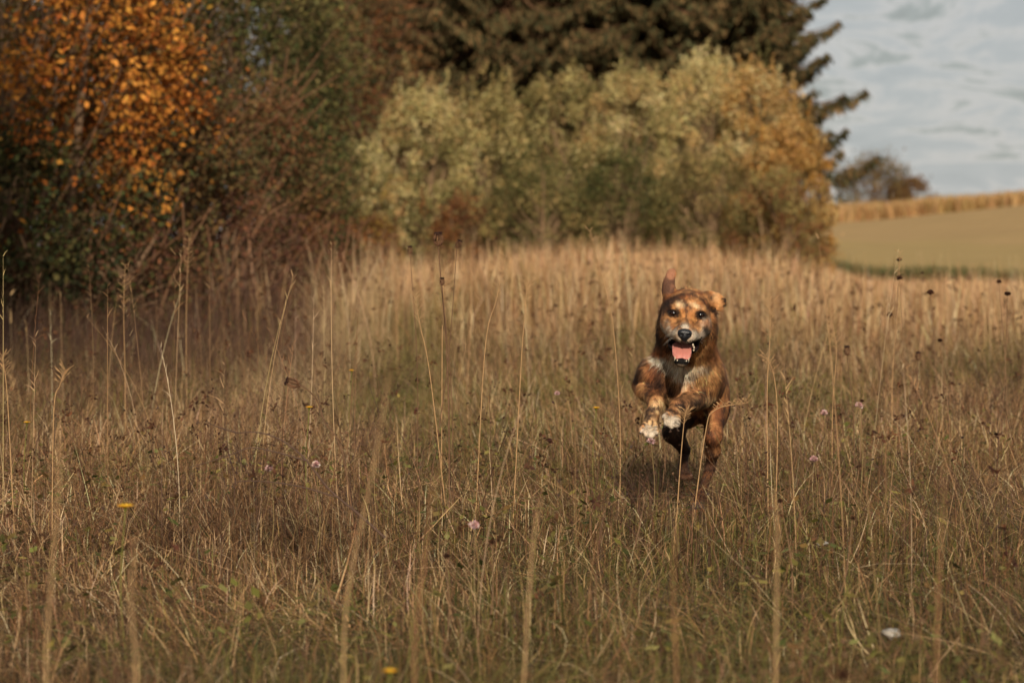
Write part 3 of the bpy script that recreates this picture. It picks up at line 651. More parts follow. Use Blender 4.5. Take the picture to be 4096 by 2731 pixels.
def leafquads(A, c, sz, col, asp=.62, droop=0):
    n = len(c); d = rng.normal(0, 1, (n, 3)); d[:, 2] -= droop; d /= np.linalg.norm(d, axis=1)[:, None]
    s_ = np.cross(d, rng.normal(0, 1, (n, 3))); s_ /= np.linalg.norm(s_, axis=1)[:, None] + 1e-9
    f = np.cross(d, s_); L_ = sz[:, None]
    V = np.stack([c, c + d * L_ * .5 + s_ * L_ * asp * .5 + f * L_ * .1, c + d * L_, c + d * L_ * .5 - s_ * L_ * asp * .5 + f * L_ * .1], 1)
    A.add(V, np.arange(n * 4).reshape(-1, 4), None, np.repeat(col, 4, 0))
def dead_herbs():
    A = Acc(); x, y = scatter(3600, 2.4, 14, 1.4, f=in_meadow); n = len(x); k = rng.random(n) < S(.40, .62, fbm2(x * 1.2 + 40, y * 1.0, 71)) + .08; x, y = x[k], y[k]; n = len(x); z = gz(x, y)
    h = protect(x, y, z, rng.uniform(.14, .38, n)); c = pick([(92, 66, 50), (74, 52, 42), (112, 82, 60), (130, 98, 70)], n, .15); w = np.full(n, .0022)
    cen = blades(A, np.stack([x, y, z], 1), h, w, rng.uniform(0, 6.28, n), np.abs(rng.normal(0, .35, n)), rng.normal(0, .3, n), c, c, 6, pw=.2)
    for q in range(8):
        i = rng.integers(2, 6); b = cen[:, i]; has = rng.random(n) < .75; nb = has.sum()
        tip = blades(A, b[has], h[has] * rng.uniform(.18, .5, nb), np.full(nb, .0015), rng.uniform(0, 6.28, nb), rng.uniform(.4, 1.6, nb), rng.normal(0, .4, nb), c[has], c[has], 3, pw=.3)[:, -1]
        for r_ in range(2): leafquads(A, tip + rng.normal(0, .003, tip.shape), rng.uniform(.005, .011, nb), c[has] * .8, .6)
    return tag(A.build('dead_herb_stems', M_grass), 'brittle dark brown branching dead weed stems in the near grass', 'weeds', kind='stuff')
dead_herbs()
# low herbs
def herbs():
    A = Acc(); x, y = scatter(9000, 1.8, 13, 1.3); n = len(x); k = rng.random(n) < S(.45, .65, fbm2(x * 1.6, y * 1.6, 91)) * .9 + .05; x, y = x[k], y[k]; n = len(x)
    for q in range(5):
        az = rng.uniform(0, 6.28, n); c = pick(GREEN + [(134, 130, 76), (120, 92, 54)], n, .2); L_ = rng.uniform(.012, .034, n)
        z = gz(x, y) + rng.uniform(.02, .12, n); d = np.stack([np.cos(az), np.sin(az), rng.uniform(-.3, .7, n)], 1); s_ = np.stack([-np.sin(az), np.cos(az), rng.uniform(-.3, .3, n)], 1)
        b = np.stack([x, y, z], 1) + rng.normal(0, .015, (n, 3)) * np.array([1, 1, .3])
        V = np.stack([b, b + d * (L_ * .45)[:, None] + s_ * (L_ * .3)[:, None], b + d * L_[:, None], b + d * (L_ * .45)[:, None] - s_ * (L_ * .3)[:, None]], 1)
        A.add(V, np.arange(n * 4).reshape(-1, 4), None, np.repeat(c, 4, 0))
    return tag(A.build('low_herb_leaves', M_leaf), 'small green and yellowing herb leaves low in the near grass', 'ground cover', kind='stuff')
herbs()

# ------------------------------------------------------------------ trees and bushes
def tree(name, cat, label, base, H_, rx, ry, pal, leaf, nl, z0=.1, shoots=0, ncl=120, barkc=(120, 96, 74), trunk_r=.05, group=None, stems=1, jit=.18, clr=.32, dark=None, bare=0, lean=(0, 0), topple=0.0):
    global rng
    rng = np.random.default_rng(sum(ord(ch) * (i_ + 3) for i_, ch in enumerate(label)))
    b = np.array([base[0], base[1], float(gz(base[0], base[1]))]); root = empty(name, b, label, cat, group)
    # cluster centres: a dome with uneven outline
    th = rng.uniform(0, 6.28, ncl); zz = rng.uniform(0, 1, ncl) ** .8; prof = np.sqrt(np.clip(1 - np.clip((zz - .35) / .65, 0, 1) ** 2, 0, 1)) * (.72 + .28 * S(0, .3, zz))
    rr = rng.uniform(.35, 1, ncl) ** .4 * prof * (.82 + .36 * noise2(np.cos(th) * 2 + b[0], zz * 4 + np.sin(th) * 2, 3))
    cc = b + np.stack([rr * np.cos(th) * rx + lean[0] * zz, rr * np.sin(th) * ry + lean[1] * zz, z0 + zz * (H_ - z0)], 1)
    T = Acc(); bc = lin(barkc)
    for s_ in range(stems):
        a = rng.uniform(0, 6.28); off = np.array([math.cos(a), math.sin(a), 0]) * (rx * .25 if stems > 1 else 0)
        top = b + off * 2.2 + np.array([lean[0], lean[1], 0]) * .9 + np.array([0, 0, H_ * rng.uniform(.8, .97)])
        pts = spline([b + off * .4, b + off + np.array([0, 0, H_ * .35]) + rng.normal(0, .05, 3) * H_ * .3, top], 10)
        tube(T, pts, np.linspace(trunk_r, trunk_r * .15, 10), bc, 6)
        if s_ == 0: main = pts
    for q in range(0, ncl, 2 if ncl > 60 else 1):
        c = cc[q]; k = int(np.clip((c[2] - b[2]) / H_ * .7 * 9, 0, 8)); a0 = main[k]; m_ = (a0 + c) / 2 + np.array([0, 0, .06 * H_ * rng.uniform(-.5, 1)])
        tube(T, spline([a0, m_, c], 5), np.linspace(trunk_r * .3, trunk_r * .07, 5), bc, 3)
    T.build('trunk', M_bark, root, b)
    A = Acc(); ci = rng.integers(0, ncl, nl); cr = clr * rx * rng.uniform(.45, 1.1, ncl)
    p = cc[ci] + rng.normal(0, 1, (nl, 3)) * (cr[ci] * .55)[:, None]; p[:, 2] = np.maximum(p[:, 2], b[2] + .03)
    palidx = (hashn(ci, ci * 3, ci * 0, 5) * len(pal) * .999).astype(int); mixr = rng.random(nl) < .28; palidx = np.where(mixr, rng.integers(0, len(pal), nl), palidx)
    col = pick(pal, nl, jit, palidx)
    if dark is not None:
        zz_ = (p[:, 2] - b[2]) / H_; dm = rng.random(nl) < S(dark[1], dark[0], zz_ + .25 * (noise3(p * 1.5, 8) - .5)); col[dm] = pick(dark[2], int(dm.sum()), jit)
    leafquads(A, p, rng.uniform(.7, 1.3, nl) * leaf, col)
    for q in range(shoots):
        k = rng.integers(0, ncl); c = cc[k] + rng.normal(0, .1, 3); hh = rng.uniform(.16, .42) * (1 if zz[k] > .6 else .6)
        m_ = 60; t = rng.random(m_); pp = c + np.stack([rng.normal(0, .035, m_) * (1.1 - t) + t * rng.normal(0, .06), rng.normal(0, .035, m_), t * hh + .12], 1)
        leafquads(A, pp, rng.uniform(.6, 1.1, m_) * leaf, pick(pal, m_, jit, np.full(m_, q % len(pal))))
    for q in range(bare):
        c = cc[rng.integers(0, ncl)]; d = np.array([rng.normal(.5, .4), rng.normal(-.3, .3), rng.uniform(.6, 1.4)]); Lb = rng.uniform(.5, 1.2) * rx * .8
        tube(A, spline([c - d * Lb * .5, c + rng.normal(0, .05, 3), c + d * Lb * .5], 6), np.linspace(.010, .004, 6), lin((150, 112, 84)), 3)
    A.build('crown', M_leaf, root, b)
    return root
def at(px, Y): return ((px - 2048) / FPX * Y, Y)
ORG = [(190, 124, 54), (164, 98, 46), (206, 144, 66), (138, 86, 46), (112, 90, 52), (98, 84, 50)]
DKG = [(82, 84, 48), (66, 72, 44), (98, 92, 54), (78, 66, 44), (54, 58, 38)]
MIX = [(102, 92, 58), (118, 100, 64), (122, 94, 58), (82, 80, 52), (98, 76, 52)]
RUST = [(130, 88, 58), (108, 74, 52), (146, 96, 56), (92, 74, 52)]
OLI = [(198, 182, 124), (170, 156, 102), (214, 196, 142), (124, 116, 72), (184, 152, 100)]
OL2 = [(158, 140, 88), (126, 116, 72), (178, 154, 100), (98, 90, 56)]
GLD = [(196, 156, 94), (182, 140, 80), (208, 176, 118), (154, 124, 76), (190, 140, 70)]
T_ = tree
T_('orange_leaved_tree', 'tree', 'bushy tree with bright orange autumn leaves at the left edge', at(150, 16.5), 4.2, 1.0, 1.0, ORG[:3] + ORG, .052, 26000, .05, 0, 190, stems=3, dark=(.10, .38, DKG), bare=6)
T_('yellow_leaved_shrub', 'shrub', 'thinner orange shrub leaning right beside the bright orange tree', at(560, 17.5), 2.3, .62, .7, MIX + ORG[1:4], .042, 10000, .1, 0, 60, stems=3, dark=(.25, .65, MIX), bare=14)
T_('dark_green_shrub', 'shrub', 'dark green leafy shrub low at the far left corner of the hedge', at(-60, 15.6), 1.35, .7, .6, DKG, .045, 6000, .05, 0, 50)
T_('dark_green_tree', 'tree', 'dark green tree behind the orange one at the top left', at(560, 20.5), 5.2, 1.5, 1.2, DKG + MIX[:2], .055, 17000, .2, 0, 120, bare=12)
T_('mixed_green_tree', 'tree', 'tall olive green tree at the top between orange tree and spruces', at(920, 23), 5.6, 1.1, 1.2, MIX[:1] + DKG[:3] + OL2[1:2], .05, 20000, .2, 20, 130, bare=14)
T_('rust_brown_tree', 'tree', 'rust brown tree with sparse pale leaves beside the spruces', at(1400, 38), 5.8, 1.25, 1.2, RUST + MIX[1:3], .05, 13000, .3, 26, 100, bare=10)
T_('brown_bramble_shrub', 'shrub', 'tangled brown bramble shrub with diagonal bare shoots', at(820, 18.8), 1.7, .9, .6, MIX + RUST[:2], .038, 13000, .05, 0, 80, stems=4, bare=60, lean=(.3, 0))
T_('grey_green_shrub', 'shrub', 'grey green shrub at the inner end of the dark hedge', at(1120, 22.5), 2.1, .66, .7, DKG[:3] + MIX[:1], .042, 11000, .05, 0, 80, stems=3, bare=14)
T_('russet_shrub', 'shrub', 'low dark russet shrub at the foot of the grey green shrub', at(1350, 22.5), .95, .5, .5, RUST + [(84, 60, 48)], .035, 6000, .03, 0, 50, stems=3, bare=16)
T_('purple_brown_scrub', 'shrub', 'low purple brown scrub at the foot of the bramble shrub', at(900, 18.2), .85, 1.0, .45, [(104, 72, 56), (88, 60, 50), (122, 84, 60)], .032, 6000, .02, 0, 60, stems=4, bare=40)
T_('dead_weed_scrub', 'shrub', 'low dead weeds and twigs below the orange tree', at(300, 16.0), .75, 1.0, .4, [(120, 80, 56), (96, 66, 50), (90, 84, 50)], .032, 5000, .02, 0, 60, stems=4, bare=40)
gB = 'pale willow bushes in front of the spruces'
for px_, Y_, H__, pl_, lb_ in [(-150, 24, 6, DKG, 'dark green tree at the back behind the orange tree, leftmost'), (90, 23, 6.5, DKG[:3] + ORG[3:], 'amber and green tree at the back behind the orange tree'), (330, 28, 6.5, MIX, 'olive brown tree at the back above the orange tree'), (840, 30, 7.0, DKG[:3] + MIX[:2], 'deep green tree at the back behind the bramble shrub'), (1080, 35, 7.5, MIX[1:4] + RUST[:1], 'brown olive tree at the back beside the rust brown tree')]:
    T_('background_tree', 'tree', lb_, at(px_, Y_), H__, 1.9, 1.2, pl_, .075, 15000, .2, 0, 130, group='trees at the back of the hedge')
for bx_, by_, lb_ in [(-4.7, 11.2, 'hedge tree left of the picture, nearest the orange tree'), (-4.3, 8.0, 'hedge tree left of the picture, second from the orange tree'), (-4.1, 4.5, 'hedge tree left of the picture, level with the dog'), (-4.9, 1.2, 'hedge tree left of the picture, beside the viewer')]:
    T_('unseen_shade_tree', 'tree', lb_, (bx_, by_), 6.2, 1.7, 1.7, DKG + MIX[:2], .09, 9000, .6, 0, 90, group='hedge trees left of the view')  # out-of-view trees added to cast shade on the left hedge and meadow
def wb(px, Y, top, rw, pal, lab, nl=21000, sh=60, lf=.042, dark=None, z0=.05):
    s_ = FPX / Y; b = float(gz(*at(px, Y))); H_ = CAMZ + (1000 - top) / s_ - b
    T_('willow_bush', 'bush', lab, at(px, Y), H_ * .95, rw / s_, rw / s_ * .9, pal, lf, nl, z0, sh, 90, (128, 104, 78), .04, gB, stems=4, clr=.27, dark=dark)
wb(1690, 33.5, 350, 215, OLI, 'pale olive willow bush with rounded top, leftmost of the willow bushes')
wb(1960, 34.5, 350, 200, OL2 + OLI[:1], 'darker olive willow bush second from the left, below the spruce trunk')
wb(2240, 35.0, 255, 210, OLI[:2] + OL2, 'tall olive willow bush with pointed shoots, third from the left')
wb(2520, 34.5, 240, 210, OLI, 'broad pale green willow bush directly above the dog ear')
wb(2800, 35.0, 195, 210, OLI[:3] + GLD[2:3], 'tallest cream green willow bush above and right of the dog')
wb(3030, 34.5, 250, 190, OLI[2:] + GLD[:3], 'tan willow bush turning yellow, next to the golden one')
wb(3170, 33.6, 450, 150, GLD, 'golden orange willow bush at the right end against the field')
wb(1450, 31.5, 560, 140, OLI[:3] + OL2[1:2], 'medium pale willow bush sloping down to the dark hedge', 9000, 26)
wb(1500, 30.5, 720, 130, OLI[1:] + MIX[:1], 'small pale willow bush where the dark hedge ends', 6000, 24, .042)
wb(1500, 29.2, 860, 110, RUST[:2] + [(150, 122, 60)], 'small rusty yellow bush in front of the small pale willow', 4500, 10, .04)
wb(1840, 32.0, 790, 150, RUST + OL2[:1], 'low orange brown bush in front of the second willow bush', 5500, 10, .042)
wb(2150, 32.6, 640, 230, OL2[1:] + DKG[:1], 'low dark olive bush in front of the pointed shoots', 9000, 10)
wb(2480, 32.8, 620, 200, DKG[:3] + OL2[1:2], 'low dark green bush behind the dog ear', 8000, 10)
wb(2790, 33.0, 600, 210, OL2 + MIX[:2], 'low olive bush with pale stems above the dog head', 8000, 16)
wb(3090, 32.6, 660, 200, RUST[:1] + OL2[:2] + GLD[3:4], 'low brown green bush at the foot of the golden bush', 8000, 12)

def spruce_mesh(H_, R_, seed, zs=.7):
    g = np.random.default_rng(seed); T = Acc(); A = Acc(); bc = lin((112, 82, 60))
    tube(T, np.array([[0, 0, z] for z in np.linspace(-.2, H_, 14)]), np.linspace(.17, .01, 14), bc, 8)
    z = zs
    P_, Dd, Ls, Cc = [], [], [], []
    zc = min(H_, 9.0)
    while z < zc:
        Rz = R_ * (1 - z / H_) ** .8; nb = 16
        for q in range(nb):
            if g.random() < .15: continue
            a = g.uniform(0, 6.28); Lb = Rz * g.uniform(.5, 1.25); zb = z + g.uniform(-.3, .3); d = np.array([math.cos(a), math.sin(a), 0])
            dr = g.uniform(.30, .52)
            t = np.linspace(0, 1, 9)[:, None]; pts = np.array([0, 0, zb]) + d * Lb * t + np.array([0, 0, 1.]) * (-dr * Lb * np.sin(t * 2.0) * .9 + .12 * Lb * t ** 4)
            tube(T, pts, np.linspace(.03, .006, 9), bc, 3)
            side = np.array([-d[1], d[0], 0]); m = int(230 * Lb + 20); tt = g.uniform(.12, 1, m) ** .8; i = tt * 8; i0 = np.minimum(i.astype(int), 7); bp = pts[i0] + (pts[i0 + 1] - pts[i0]) * (i - i0)[:, None]
            wd = .36 * np.sin(.5 + tt * 2.5) * (.7 + .3 * Lb / 2); sgn = g.uniform(-1, 1, m)
            st = bp + side * (sgn * wd)[:, None] * .75 - np.array([0, 0, 1.]) * (np.abs(sgn) * wd * .7)[:, None]
            dv = side * sgn[:, None] * .5 + d * .45 + np.stack([np.zeros(m), np.zeros(m), -g.uniform(.25, 1.5, m)], 1); dv /= np.linalg.norm(dv, axis=1)[:, None]
            P_.append(st); Dd.append(dv); Ls.append(g.uniform(.06, .22, m)); Cc.append(np.full(m, g.uniform(.75, 1.2)) * g.uniform(.6, 1.35, m))
        z += .27
    P_, Dd, Ls, Cc = map(np.concatenate, (P_, Dd, Ls, Cc)); n = len(P_)
    s_ = np.cross(Dd, g.normal(0, 1, (n, 3))); s_ /= np.linalg.norm(s_, axis=1)[:, None]
    w = g.uniform(.012, .028, n)[:, None]
    V = np.stack([P_ - s_ * w * .6, P_ + Dd * Ls[:, None] * .5 - s_ * w, P_ + Dd * Ls[:, None], P_ + Dd * Ls[:, None] * .5 + s_ * w], 1)
    pal = np.array([lin(c) for c in [(110, 90, 60), (94, 86, 56), (128, 102, 68), (82, 78, 52), (72, 74, 50)]]); C = pal[g.integers(0, 5, n)] * (Cc * (1 + g.normal(0, .15, n)))[:, None]
    A.add(V, np.arange(n * 4).reshape(-1, 4), None, np.repeat(C.clip(.005, .5), 4, 0))
    return T, A
labs = ['brown green spruce at the left end of the spruce row', 'spruce with visible trunk behind the second willow bush', 'spruce rising behind the pointed willow shoots', 'spruce behind the broad pale willow bush', 'spruce behind the tallest willow bush', 'large spruce with drooping boughs reaching out against the sky', 'spruce filling the gap at the back of the row, left of centre', 'spruce at the back of the row, right of centre', 'spruce behind the rust brown tree at the left end', 'tall spruce behind the leftmost willow bush']
protos = []
for k, (px, Y, H_, R_) in enumerate([(1640, 45, 16, 3.0), (2010, 43, 17, 2.8), (2330, 46, 16, 3.0), (2600, 44, 17, 2.9), (2700, 46, 16, 2.6), (2950, 43.5, 14, 2.5), (1800, 50, 18, 3.2), (2480, 50, 18, 3.2), (1380, 49, 17, 3.0), (1560, 51, 18, 3.2)]):
    x, y = at(px, Y); b = np.array([x, y, float(gz(x, y))]); root = empty('spruce_tree', b, labs[k], 'tree', 'spruces behind the bushes')
    if k in (0, 1, 5):
        T, A = spruce_mesh(H_, R_, 40 + k, 3.1 if k == 5 else 1.5); tr = T.build('trunk', M_bark); cr = A.build('crown', M_leaf); protos.append((tr, cr))
    else:
        s0 = protos[k % len(protos)]; tr, cr = s0[0].copy(), s0[1].copy(); SC.collection.objects.link(tr); SC.collection.objects.link(cr)
    for o in (tr, cr): o.parent = root; o.location = (0, 0, 0); o['_w'] = [float(c) for c in b]
    root.rotation_euler = (0, 0, k * 1.3)

# far tree beyond the hill and maize strip
b = np.array([*at(3500, 275), 0.0]); b[2] = gz(b[0], b[1])
T_('distant_tree', 'tree', 'small rounded brown tree on the horizon behind the maize', at(3490, 272), 6.3, 4.6, 3, [(124, 100, 64), (134, 110, 72), (98, 88, 58)], .34, 4200, .5, 0, 60, trunk_r=.25)
T_('distant_shrub', 'shrub', 'low brown shrub on the horizon right of the distant tree', at(3640, 272), 4.0, 2.6, 2, [(118, 90, 60), (130, 100, 66)], .34, 2200, .3, 0, 30, trunk_r=.15)
def maize():
    A = Acc(); n = 30000; x = rng.uniform(24, 120, n); y = rng.uniform(247, 262, n); z = gz(x, y); h = rng.uniform(1.5, 2.1, n) * (.7 + .3 * noise2(x * .25, y * .1, 4) + .2 * rng.random(n)) * (1 - .18 * S(35, 60, x))
    c = pick([(212, 176, 122), (196, 154, 104), (180, 140, 92), (156, 130, 76)], n, .1)
    blades(A, np.stack([x, y, z], 1), h, rng.uniform(.1, .3, n), rng.uniform(0, 6.28, n), rng.uniform(0, .3, n), rng.normal(0, .3, n), c * .9, c, 2)
    return tag(A.build('maize_crop', M_grass), 'strip of dry golden maize along the crest of the hill', 'crop', kind='stuff')
maize()
def ditch():
    A = Acc(); n = 9000; x = rng.uniform(7.6, 15, n); y = rng.uniform(60, 63, n); k = rng.random(n) < S(14.5, 10, x); x, y = x[k], y[k]; n = len(x)
    c = pick([(74, 80, 42), (90, 92, 50)], n, .15); blades(A, np.stack([x, y, gz(x, y)], 1), rng.uniform(.2, .5, n) * (.6 + .7 * noise2(x * 1.2, y, 6)), np.full(n, .03), rng.uniform(0, 6.28, n), rng.uniform(0, .4, n), rng.normal(0, .3, n), c, c, 2)
    return tag(A.build('green_verge_plants', M_grass), 'band of dark green leafy plants at the near edge of the field', 'ground cover', kind='stuff')
ditch()

# ------------------------------------------------------------------ single plants in the meadow
def onground(px, row, Y):
    """stem foot below a head seen at (px, row) and depth Y"""
    h = P(px, row, Y); return h, np.array([h[0], h[1], float(gz(h[0], h[1]))])
BRN = lin((112, 80, 58)); DKB = lin((58, 38, 32)); STR = lin((176, 140, 98))
def carrot(px, row, Y, lab, foot=(0, 0), s_=1.0, via=None, dirv=(0, 0, 1)):
    h, f = onground(px, row, Y); f = f + np.array([foot[0], foot[1], 0]); r = empty('wild_carrot', f, lab, 'wildflower', 'dried wild carrot seed heads')
    dv = np.array(dirv, float); dv /= np.linalg.norm(dv)
    T = Acc(); pts = [f] + ([P(*v) for v in via] if via else [f * .45 + h * .55 + np.array([.012, 0, 0])]) + [h]
    pts = spline(pts, 16); tube(T, pts, np.linspace(.0022, .0012, 16) * s_, lin((110, 82, 60)), 5); T.build('stem', M_stem, r, f)
    A = Acc(); u = np.cross(dv, (0.3, 1, .1)); u /= np.linalg.norm(u); v = np.cross(dv, u)
    for q in range(26):
        a = q * 2.4; d = (np.cos(a) * u + np.sin(a) * v); o_ = (.35 + .65 * ((q * 7) % 26) / 26)
        pt = spline([h, h + d * .011 * o_ * s_ + dv * .005 * s_, h + d * .016 * o_ * s_ + dv * .017 * s_, h + d * .009 * o_ * s_ + dv * .030 * s_], 7)
        tube(A, pt, np.linspace(.0009, .0006, 7) * s_, BRN, 3)
        e_ = pt[-1]
        for k in range(7):
            dd = rng.normal(0, 1, 3); dd /= np.linalg.norm(dd); tube(A, [e_, e_ + dd * .005 * s_], [.0008 * s_, .0005 * s_], DKB, 3)
    for q in range(7):
        a = q * .9; d = (np.cos(a) * u + np.sin(a) * v); tube(A, spline([h, h + d * .012 * s_, h + d * .022 * s_ - dv * .006 * s_], 4), [.0008, .0006, .0004, .0003], BRN, 3)
    A.build('seed_head', M_stem, r, f); return r
carrot(1753, 985, 6.6, 'tallest dried wild carrot head against the pale grass left of the dog', (.03, 0), 1.15)
carrot(1828, 992, 6.7, 'half open dried wild carrot head just right of the tallest one', (-.09, 0), .7, dirv=(.4, 0, 1))
carrot(1640, 1015, 7.2, 'thin faint dried wild carrot head left of the tallest one', (.02, 0), .7)
carrot(1768, 1140, 6.5, 'small brown wild carrot head below the tallest one', (.03, 0), .6)
carrot(1196, 1540, 5.9, 'dried wild carrot head nodding left on a curved bare stem', s_=1.05, via=[(1370, 1810, 5.95), (1300, 1690, 5.93), (1268, 1600, 5.92), (1225, 1555, 5.9)], foot=(.14, .05), dirv=(-1, 0, .35))
carrot(3388, 1420, 6.9, 'brown wild carrot head beyond the dog on the right, near middle height', (.02, 0), .8)
carrot(3672, 1440, 6.8, 'brown wild carrot head at the right, beside thin straw stalks', (-.04, 0), .7)
def ball_head(name, kind, px, row, Y, lab, rad, cols_, group, n=90, foot=(0, 0), stemc=(128, 108, 70), petal=.006):
    h, f = onground(px, row, Y); f = f + np.array([foot[0], foot[1], 0]); r = empty(name, f, lab, kind, group)
    T = Acc(); tube(T, spline([f, f * .5 + h * .5 + np.array([.01, 0, 0]), h], 10), np.linspace(.0016, .0010, 10), lin(stemc), 4); T.build('stem', M_stem, r, f)
    A = Acc(); d = rng.normal(0, 1, (n, 3)); d[:, 2] = np.abs(d[:, 2]) * 1.0 - .25; d /= np.linalg.norm(d, axis=1)[:, None]
    s_ = np.cross(d, rng.normal(0, 1, (n, 3))); s_ /= np.linalg.norm(s_, axis=1)[:, None]; L_ = rad * rng.uniform(.8, 1.15, (n, 1)); c = pick(cols_, n, .12)
    V = np.stack([h + d * L_ * .2, h + d * L_ * .7 + s_ * petal * .5, h + d * L_, h + d * L_ * .7 - s_ * petal * .5], 1)
    A.add(V, np.arange(n * 4).reshape(-1, 4), None, np.repeat(c, 4, 0))
    tube(A, [h - np.array([0, 0, rad * .5]), h, h + np.array([0, 0, rad * .4])], [rad * .3, rad * .45, rad * .15], c[0] * .5, 6)
    A.build('flower_head', M_leaf, r, f); return r
PK = [(206, 170, 166), (190, 146, 142), (222, 196, 188)]
gC = 'pale pink clover flowers in the grass'
for a in [(1263, 1860, 5.7, 'pink clover flower beside the long dead twig, left of centre'), (1078, 1876, 5.8, 'drooping pink clover flower left of the dead twig'),
          (3256, 1838, 6.3, 'large pale clover flower right of the dog hind leg'), (3436, 1622, 6.6, 'cream clover flower beside a dark seed head right of the dog'),
          (2228, 1574, 7.6, 'small pink clover flower left of the dog shoulder'), (2604, 1765, 6.2, 'faded clover flower just below the raised front paw'),
          (1896, 2103, 4.9, 'blurred mauve clover flower low in the centre'), (3296, 1652, 6.9, 'tiny pink clover bud between dog and right edge')]:
    ball_head('clover', 'flower', *a, .0115 if a[2] < 7 else .009, PK, gC)
def daisy(px, row, Y, lab, rad=.012):
    h, f = onground(px, row, Y); r = empty('yellow_flower', f, lab, 'flower', 'yellow flowers in the grass')
    T = Acc(); tube(T, spline([f, f * .5 + h * .5 + np.array([-.01, 0, 0]), h], 8), .0012, lin((120, 116, 60)), 4); T.build('stem', M_stem, r, f)
    A = Acc()
    for ring, (rr, k) in enumerate(((1, 16), (.65, 11))):
        for q in range(k):
            a = q * 6.283 / k + ring * .2; d = np.array([math.cos(a), math.sin(a) * .9 - .25, .35 + .3 * ring]); d /= np.linalg.norm(d); s_ = np.array([-math.sin(a), math.cos(a), 0])
            L_ = rad * rr; A.add([h, h + d * L_ * .6 + s_ * L_ * .2, h + d * L_, h + d * L_ * .6 - s_ * L_ * .2], [[0, 1, 2, 3]], None, pick([(232, 168, 40), (240, 186, 60)], 1, .08)[0])
    tube(A, [h - np.array([0, 0, .006]), h + np.array([0, 0, .002])], [.002, .004], lin((110, 112, 50)), 6)
    A.build('petals', M_leaf, r, f); return r
for a in [(502, 2032, 4.35, 'largest yellow flower, blurred, low at the left', .018), (1237, 1632, 6.4, 'yellow flower on the left below the nodding seed head'), (2385, 1634, 6.9, 'orange yellow flower between the grass and the dog paw'),
          (1407, 1484, 8.2, 'tiny yellow flower in the tan grass left of centre'), (108, 1692, 6.6, 'small yellow flower near the left edge'), (1560, 2690, 3.3, 'blurred yellow flower at the bottom edge')]: daisy(*a)
gK = 'dark dried flower heads on thin stems'
for a in [(3596, 1040, 8.6, 'upper dark seed head on the tall stem against the field', .02), (3598, 1112, 8.4, 'dark seed head just below the one against the field', .022), (3722, 1172, 8.0, 'spiky dark seed head right of the tall stem', .024),
          (3995, 1128, 8.2, 'small dark seed head near the right edge under the field', .018), (4030, 1176, 7.9, 'dark seed head at the right edge, lower of two', .022), (3690, 1092, 9.5, 'tiny dark seed head between two tall stems', .013),
          (3372, 2700, 2.6, 'large blurred black seed head at the bottom edge', .017), (3120, 2003, 4.9, 'dark brown round seed head below and right of the dog', .012), (3410, 2072, 4.8, 'dark brown seed head right of the one below the dog', .012),
          (1970, 2170, 4.4, 'dark brown seed head low in the centre, right of another', .013), (1785, 2225, 4.3, 'dark reddish seed head low in the centre', .013), (3448, 1604, 6.65, 'dark round seed head touching the cream clover', .011),
          (1985, 955, 11, 'dark seed speck above the pale grass at centre', .018), (780, 1130, 11, 'dark ragged seed head in front of the dark hedge', .022), (3560, 1260, 9, 'dark ragged seed head in the tan grass right of the dog', .024),
          (3760, 1362, 7.6, 'ragged brown seed head in the grass near the right edge', .016)]:
    ball_head('dried_flower', 'dried flower', a[0], a[1], a[2], a[3], a[4] * .5, [(88, 60, 46), (104, 72, 52), (62, 44, 36)], gK, 60, (rng.uniform(-.05, .05), 0), (134, 104, 76), .004 + a[4] * .2)
# random brown seed heads scattered in the grass (uncountable)
def specks():
    A = Acc(); x, y = scatter(3400, 4, 36, 1.7, f=in_meadow); n = len(x); px_ = pxof(x, y); k = ~((px_ > 2480) & (px_ < 2980) & (y < 7)); x, y = x[k], y[k]; n = len(x); z = gz(x, y) + rng.uniform(.2, .55, n) * (.55 + .45 * S(6, 14, y))
    for q in range(9):
        c = pick([(92, 62, 46), (70, 48, 38), (112, 78, 54)], n, .15); leafquads(A, np.stack([x, y, z], 1) + rng.normal(0, .005, (n, 3)), rng.uniform(.008, .018, n) * (1 + .02 * y), c, .5)
    blades(A, np.stack([x, y, gz(x, y)], 1), z - gz(x, y), np.full(n, .0018), rng.uniform(0, 6.28, n), np.zeros(n), np.zeros(n), pick(BROWN, n), pick(BROWN, n), 2, pw=.2)
    return tag(A.build('brown_seed_heads', M_leaf), 'countless small brown seed heads scattered through the meadow grass', 'seed heads', kind='stuff')
specks()
# long dead twig
f = np.array([*P(1530, 2140, 5.55)[:2], 0.0]); f[2] = gz(f[0], f[1])
tw = empty('dead_twig', f, 'long dark dead twig arching left over the grass', 'twig')
A = Acc(); tc_ = lin((88, 68, 56))
tube(A, spline([P(1540, 2150, 5.5), P(1440, 2060, 5.5), P(1320, 1960, 5.5), P(1225, 1840, 5.5), P(1150, 1775, 5.5), P(1085, 1742, 5.5), P(1020, 1728, 5.5), P(950, 1731, 5.5)], 40), np.linspace(.0034, .0011, 40), tc_, 6)
A.build('main_stem', M_stem, tw, f)
for pts in ([(1225, 1842), (1120, 1812), (1010, 1790), (930, 1815), (830, 1848), (745, 1872)], [(1340, 1985), (1200, 1945), (1060, 1925), (960, 1925), (930, 1935)], [(950, 1731), (880, 1710), (820, 1685)]):
    A = Acc(); tube(A, spline([P(a, b_, 5.5 - .02 * i) for i, (a, b_) in enumerate(pts)], 24), np.linspace(.0021, .0007, 24), tc_, 5); A.build('side_branch', M_stem, tw, f)
